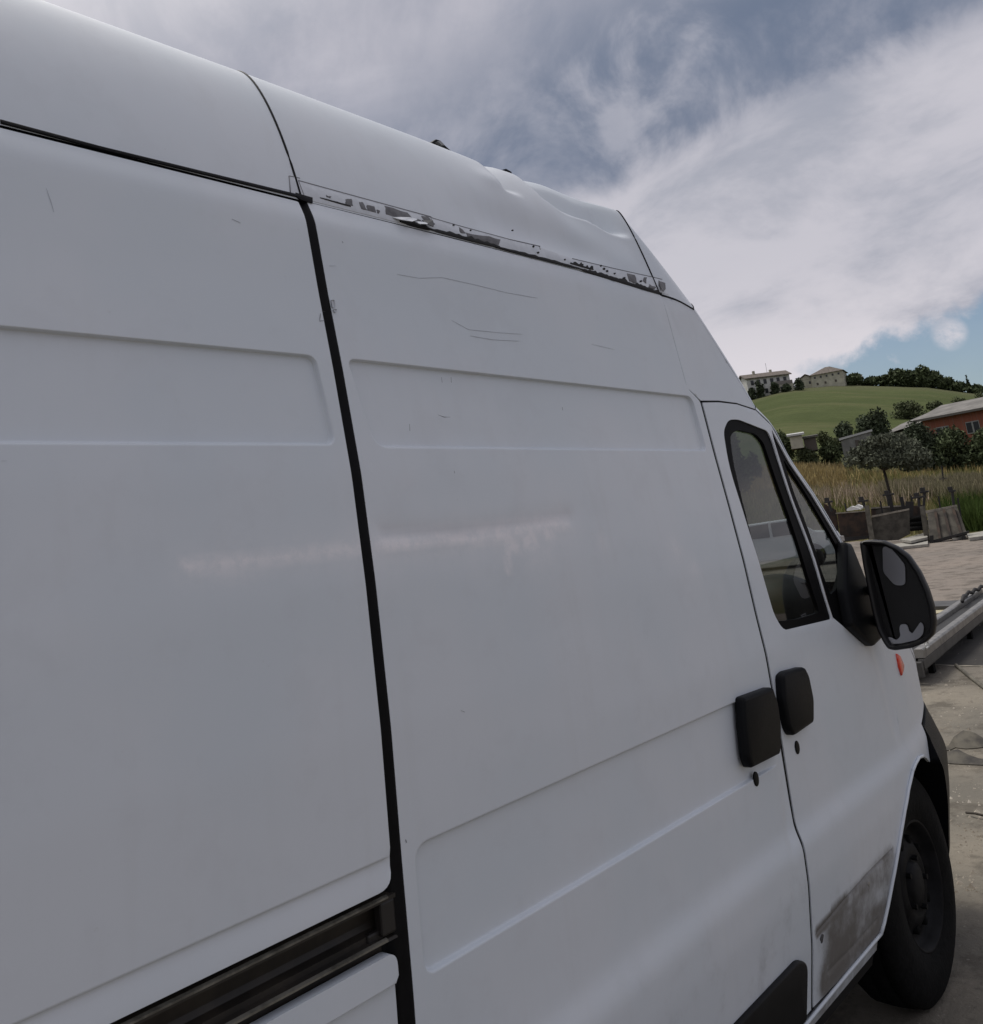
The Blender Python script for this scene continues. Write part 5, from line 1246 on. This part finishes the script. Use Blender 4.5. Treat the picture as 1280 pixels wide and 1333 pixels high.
jack(1157, 644.5, PR + 2, .42, 'iron_clamp', 'tall iron clamp with a wide plate on the dark post under the olive tree', (6, 21))
jack(1204, 641, PR + .5, .30, 'iron_clamp', 'black iron clamp above the second pale post', (-1, 18))
jack(1196, 648, PR + .3, .42, 'iron_clamp', 'wide flat iron clamp left of the second pale post', (1, 12))
jack(1240, 640, PR + 1, .22, 'iron_clamp', 'rightmost iron clamp, above the slanted pen', (2, 20))
for p_, w_, h_, lb in (((1128.5, 658, 1135.5, 702), .17, 0, 'pale upright post between the dark bin and the concrete pen'), ((1201, 659, 1208, 708), .18, 0, 'pale upright post at the left end of the slanted pen'), ((1158, 645, 1163, 668), .13, 0, 'dark upright post under the olive tree'), ((1173.5, 647, 1177, 664), .13, 0, 'short dark post behind the concrete pen')):
    root = empty('upright_post', tuple(at(p_[2], p_[3], PR - .2))); tag(root, lb, 'post', 'posts among the pens')
    post(*p_, PR - .2 if p_[2] not in (1163, 1177) else PR + 1.9, w_, root, WOODP if p_[2] not in (1163, 1177) else IRON, 'shaft')
p2 = empty('concrete_pen', tuple(at(1160, 704, PR))); tag(p2, 'open-topped grey concrete pen in the middle of the row', 'concrete pen')
slab('front_wall', CONC, [(1135, 673), (1184, 663), (1185, 695), (1170, 703), (1137, 705)], PR, .12, p2)
slab('top_edge', CONL, [(1134.5, 671.5), (1184, 661.8), (1184, 664), (1134.5, 674)], PR - .02, .16, p2)
slab('back_wall', CONC, [(1140, 664), (1190, 657), (1190, 690), (1142, 700)], PR + 2.2, .12, p2)
p4 = empty('dark_crate', tuple(at(1195, 690, PR + .6))); tag(p4, 'dark box with stacked tyres in front, between the two concrete pens', 'crate')
slab('front_panel', IRON, [(1179, 652.5), (1190, 653), (1189, 676), (1178, 674)], PR + .6, .5, p4)
slab('front_panel', RUST, [(1186, 659), (1203, 657), (1206, 688), (1186, 692)], PR + 1.6, .4, p4)
for k, (x, y, rr) in enumerate(((1197, 687, .30), (1196, 681, .28), (1194, 675, .26))):
    c = at(x, y, PR + .8); rt = tag(MB().tube([(c.x + rr * math.cos(t_) * .9, c.y + rr * math.sin(t_), c.z) for t_ in np.linspace(0, 2 * math.pi, 21)], .09, 8, False).build('old_tyre', TYRE, None, True), ('bottom', 'middle', 'top')[k] + ' old tyre of the small stack between the concrete pens', 'tyre', 'old tyres stacked between the pens')
p3 = empty('slanted_pen', tuple(at(1232, 700, PR - 1))); tag(p3, 'tilted ribbed concrete pen at the right end of the row', 'concrete pen')
slab('panel', CONC, [(1207, 667), (1246, 659), (1259, 694), (1211, 706)], (PR - .6, PR - .6, PR - 1.4, PR - 1.4), .10, p3)
slab('top_edge', CONL, [(1205, 665), (1246, 657), (1247, 660), (1206, 668.5)], PR - .62, .14, p3)
for t_ in (.27, .55, .85):
    x0 = 1207 + 39 * t_; y0 = 667 - 8 * t_; x1 = 1211 + 48 * t_; y1 = 706 - 12 * t_
    slab('rib', RUST, [(x0 - 1.5, y0), (x0 + 1.8, y0 - .5), (x1 + 2, y1 - .5), (x1 - 1.5, y1)], (PR - .75, PR - .75, PR - 1.5, PR - 1.5), .12, p3)
slab('foot_rail', IRON, [(1211, 704), (1262, 691), (1262, 694), (1212, 708)], PR - 1.5, .14, p3)
for x in (1254.5, 1213): post(x, 697, x + .8, 704 if x > 1230 else 711, PR - 1.5, .12, p3, IRON, 'leg')
WSL = mat('pale_slab', (.34, .325, .285), .85, noise_amt=.3, noise_scale=4)
def flat_slab(px, z, th, name, label, m, grp=None):
    P = [on_z(x, y, z) for x, y in px]; n = len(P)
    return tag(MB().add(P + [p - Vector((0, 0, th)) for p in P], [tuple(range(n))[::-1], tuple(range(n, 2 * n))] + [(i, (i + 1) % n, n + (i + 1) % n, n + i) for i in range(n)]).build(name, m), label, 'slab', grp)
G3n = 'pale slabs lying at the yard edge'
flat_slab(((1172, 702), (1206, 693), (1208, 699), (1186, 704)), .22, .08, 'pale_slab', 'upper pale flat slab lying between the two concrete pens', WSL, G3n)
flat_slab(((1160, 709), (1190, 704), (1208, 702), (1208, 708), (1170, 712)), .10, .08, 'pale_slab', 'lower pale flat slab at the foot of the concrete pen', WSL, G3n)
flat_slab(((1258, 695), (1300, 688), (1310, 694), (1262, 700)), .12, .10, 'pale_slab', 'pale flat slab at the right edge beside the slanted pen', WSL, G3n)
flat_slab(((1238, 698), (1256, 695), (1258, 698), (1240, 701)), .10, .08, 'pale_slab', 'small pale slab showing under the slanted pen', WSL, G3n)
wh = mat('white_junk', (.62, .62, .60), .6)
for k, (x, y, w_) in enumerate(((1113, 664, .28), (1120, 662, .22))):
    a = at(x, y, PR + 1.05); tag(MB().prism([(-w_, 0), (w_, 0), (w_ * .9, .08), (w_ * .2, .16), (-w_ * .6, .07)], -.1, .1, 'x').xform(Matrix.Translation(a)).build('white_rag', wh), ('left', 'right')[k] + ' white scrap lying on the rim of the dark bin', 'scrap', 'white scraps on the dark bin')
for k, (x0, y0, x1, y1, lb) in enumerate(((1100, 655, 1103, 668, 'thin iron bar left of the white scraps on the dark bin'), (1146, 652, 1150, 672, 'thin iron bar behind the middle pen, left of the tall clamp'), (1186, 645, 1189, 660, 'thin iron bar behind the dark box'),
        (1222, 646, 1225, 666, 'thin iron bar above the slanted pen, left one'), (1247, 648, 1254, 690, 'thin leaning iron bar at the right edge of the slanted pen'))):
    root = empty('iron_bar', tuple(at(x1, y1, PR + 1.2))); tag(root, lb, 'bar', 'iron bars among the pens'); post(x0, y0, x1, y1, PR + 1.2, .06, root, IRON, 'shaft')
# far posts in the field
for k, (x, y0, y1, r_, lb) in enumerate(((1226, 606, 620, 70, 'thin dark post standing alone in the pale grass strip'), (1154, 640, 646, 46, 'short cross-shaped stake under the olive crown'))):
    a, b = at(x, y0, r_), gp(x, y1, r_); root = empty('field_post', tuple(b)); tag(root, lb, 'post', 'posts in the field'); MB().tube([tuple(b), tuple(a)], .05, 6).build('stake', IRON, root)
    MB().box((a + b) / 2, (.08, .5, .08)).build('crossbar', WOODP, root)

# ------------------------------------------------------------------ flatbed trailer deck ahead of the van
ALU = mat('aluminium', (.30, .29, .27), .42, metal=.65, noise_amt=.35, noise_scale=9); STEEL = mat('grey_steel', (.085, .083, .078), .5, metal=.3, noise_amt=.4, noise_scale=6)
def on_line(px, py, z): return on_z(px, py, z)
zt = .30; e0 = on_z(1202, 845, zt); e1 = on_z(1280, 786, zt)
ud = (e1 - e0).normalized(); vd = Vector((-ud.y, ud.x, 0)); wz = Vector((0, 0, 1))
tr = empty('loading_ramp', (e0.x, e0.y, GZ)); tag(tr, 'long aluminium loading ramp resting on low blocks, pointing away beyond the van nose', 'ramp')
LT = 5.2
def beam(name, prof, m, a0, a1, parent=tr, smooth=False):
    n = len(prof); vs = [tuple(Vector((e0.x, e0.y, GZ)) + ud * a + vd * b + wz * c) for a in (a0, a1) for b, c in [(b_, max(0, c_ - .2)) for b_, c_ in prof]]
    return MB().add(vs, [tuple(range(n)), tuple(range(n, 2 * n))[::-1]] + [(i, n + i, n + (i + 1) % n, (i + 1) % n) for i in range(n)]).build(name, m, parent, smooth, .004)
beam('outer_rail', [(0, .485), (.012, .502), (.075, .502), (.085, .49), (.085, .42), (0, .42)], ALU, 0, LT)
beam('side_beam', [(.010, .33), (.010, .412), (.06, .412), (.06, .31), (.03, .31)], STEEL, -.02, LT)
beam('tread', [(.09, .42), (.09, .45), (.27, .45), (.27, .42)], mat('tread_black', (.016, .015, .013), .6, noise_amt=.5, noise_scale=5), 0, LT)
beam('inner_rail', [(.272, .42), (.272, .495), (.285, .507), (.35, .507), (.36, .495), (.36, .42)], ALU, .05, LT)
beam('lower_beam', [(.08, .30), (.08, .412), (.30, .412), (.30, .30)], DARK, .05, LT)
beam('end_plate', [(.02, .27), (.02, .40), (.34, .40), (.34, .27)], STEEL, -.10, -.03)
for a_ in (.5, 2.6, 4.6):
    for b_ in (.06, .28): beam('trestle_leg', [(b_, 0), (b_, .31), (b_ + .05, .31), (b_ + .05, 0)], DARK, a_, a_ + .10)
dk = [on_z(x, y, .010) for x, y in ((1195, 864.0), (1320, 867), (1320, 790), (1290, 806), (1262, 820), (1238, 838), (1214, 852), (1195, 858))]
tag(mesh('ramp_shadow_ground', dk, [tuple(range(len(dk)))], mat('ramp_shadow_colour', (.034, .030, .025), .85, noise_scale=2, col2=(.018, .016, .014)), None, False), None, None, kind='structure')  # flat dark sheet: the ramp's shadow painted on the concrete
hk = MB(); c = Vector((e0.x, e0.y, .30 + GZ)) + ud * .02 - vd * .02
hk.tube([c + ud * .0, c + ud * .12, c + ud * .12 + wz * .05, c + wz * .05, c], .009, 6).build('lashing_hook', mat('zinc', (.6, .6, .57), .4, metal=.5), tr, True)
# chain thrown over the deck's edge
ch = empty('lashing_chain', tuple(on_z(1268, 777, .32))); tag(ch, 'dark chain lying along the top of the aluminium ramp at the right edge', 'chain')
cp = [on_z(x, y, .33) for x, y in ((1253, 783), (1258, 775), (1266, 772), (1274, 768), (1282, 764), (1292, 760))]
for i in range(len(cp) - 1):
    a, b = cp[i], cp[i + 1]; MB().tube([a, a.lerp(b, .5) + wz * .03, b], .022, 7).build('link', IRON, ch, True)
# plank and tile beyond the trailer
pk = [on_z(x, y, .10) for x, y in ((1205, 783), (1256, 781), (1254, 788), (1205, 790))]
tag(MB().add(pk + [p - wz * .10 for p in pk], [(3, 2, 1, 0), (4, 5, 6, 7), (0, 1, 5, 4), (1, 2, 6, 5), (2, 3, 7, 6), (3, 0, 4, 7)]).build('steel_beam', STEEL), 'dark flat steel beam lying on the yard beyond the mirror', 'beam')
flat_slab(((1211, 791), (1234, 790), (1226, 797), (1212, 800)), .05, .04, 'pale_tile', 'small yellowish tile on the ground between mirror and ramp', mat('tile_yellow', (.40, .36, .24), .8))
# pale expansion joint across the concrete under the trailer
jt = [on_z(x, y, .010) for x, y in ((1205, 863.2), (1240, 865.6), (1300, 866.6), (1300, 868), (1240, 867.2), (1205, 864.6))]
tag(mesh('joint_strip', jt, [tuple(range(6))], mat('joint_pale', (.33, .30, .24), .9, noise_amt=.6, noise_scale=5), None, False), None, None, kind='structure')

# two flat straps twisted on the concrete by the front wheel
STR = mat('strap_web', (.095, .085, .065), .8, noise_scale=9, col2=(.03, .026, .022))
def strap(name, label, top, bot, z=.010, lift=()):
    vs = []; n = len(top)
    for i in range(n):
        l = lift[i] if lift else 0
        a, b = on_z(*top[i], z), on_z(*bot[i], z); m_ = (a + b) / 2
        vs += [a + wz * l * .3, m_ + wz * l, b + wz * .002]
    f = grid_faces(n, 3); vs2 = [v - wz * .006 for v in vs]; k = len(vs)
    f2 = f + [tuple(i + k for i in q_[::-1]) for q_ in f] + [(i * 3 + 2, k + i * 3 + 2, k + (i + 1) * 3 + 2, (i + 1) * 3 + 2) for i in range(n - 1)]
    return tag(mesh(name, vs + vs2, f2, STR, None, True), label, 'strap', 'flat straps on the concrete')
strap('flat_strap', 'upper of two brown flat straps twisted on the concrete beyond the wheel', ((1222, 975), (1236, 973), (1244, 966), (1258, 961.5), (1272, 963), (1290, 968), (1310, 975)), ((1222, 978), (1236, 977), (1244, 973.5), (1258, 975), (1272, 974), (1290, 972), (1310, 979)), lift=(.0, .02, .05, .085, .07, .02, 0))
strap('flat_strap', 'lower of two brown flat straps, lying nearest the front wheel', ((1225, 985), (1236, 982), (1250, 980), (1262, 985), (1275, 989), (1300, 990)), ((1225, 994), (1236, 994), (1250, 995), (1262, 995.5), (1275, 996), (1300, 998)), lift=(.03, .045, .055, .035, .025, .01))
stick = MB().tube([on_z(1258, 1058, .02), on_z(1270, 1059, .03), on_z(1290, 1064, .02)], .006, 6).build('twig', BARK, None, True); tag(stick, 'thin dark twig on the concrete right of the front wheel', 'twig')
stick = MB().tube([on_z(1245, 866, .02), on_z(1262, 880, .02), on_z(1285, 898, .02)], .018, 6).build('pale_stick', WOODP, None, True); tag(stick, 'pale crooked stick on the ground below the loading ramp', 'stick')

# white pickup seen through the cab windows
def pickup():
    c = gp(1000, 735, 29); v = Vector((c.x, c.y + D, 0)).normalized(); u = Vector((v.y, -v.x, 0)); c = Vector((c.x, c.y, GZ)) + v * .9
    root = empty('white_pickup', tuple(c)); tag(root, 'white car parked across the yard, seen through the cab windows', 'car')
    def P(a, b, z): return tuple(c + u * a + v * b + wz * z)
    def ext(name, prof, b0, b1, m, parent=root, bev=.03):
        n = len(prof); vs = [P(a, b, z) for b in (b0, b1) for a, z in prof]
        return MB().add(vs, [tuple(range(n))[::-1], tuple(range(n, 2 * n))] + [(i, (i + 1) % n, n + (i + 1) % n, n + i) for i in range(n)]).build(name, m, parent, False, bev)
    WP = mat('car_white', (.70, .71, .72), .3, coat=.4)
    ext('body', [(-2.2, .28), (-2.25, .75), (-2.0, .88), (-1.1, .93), (-.4, 1.38), (.9, 1.42), (1.5, .98), (2.1, .92), (2.2, .7), (2.2, .28)], -.85, .85, WP)
    ext('side_window', [(-.95, .95), (-.38, 1.32), (.2, 1.35), (.2, .95)], -.87, -.86, WIN, bev=0); ext('side_window', [(.28, .95), (.28, 1.35), (.85, 1.35), (1.3, .97)], -.87, -.86, WIN, bev=0)
    for a_ in (-1.4, 1.35): MB().tube([P(a_, -.88, .32), P(a_, -.66, .32)], .32, 24).build('wheel', TYRE, root, True)
    for a_ in (-2.2, 2.15): ext('headlight', [(a_ - .06, .62), (a_ - .06, .76), (a_ + .1, .76), (a_ + .1, .62)], -.875, -.6, METAL, bev=.01)
pickup()
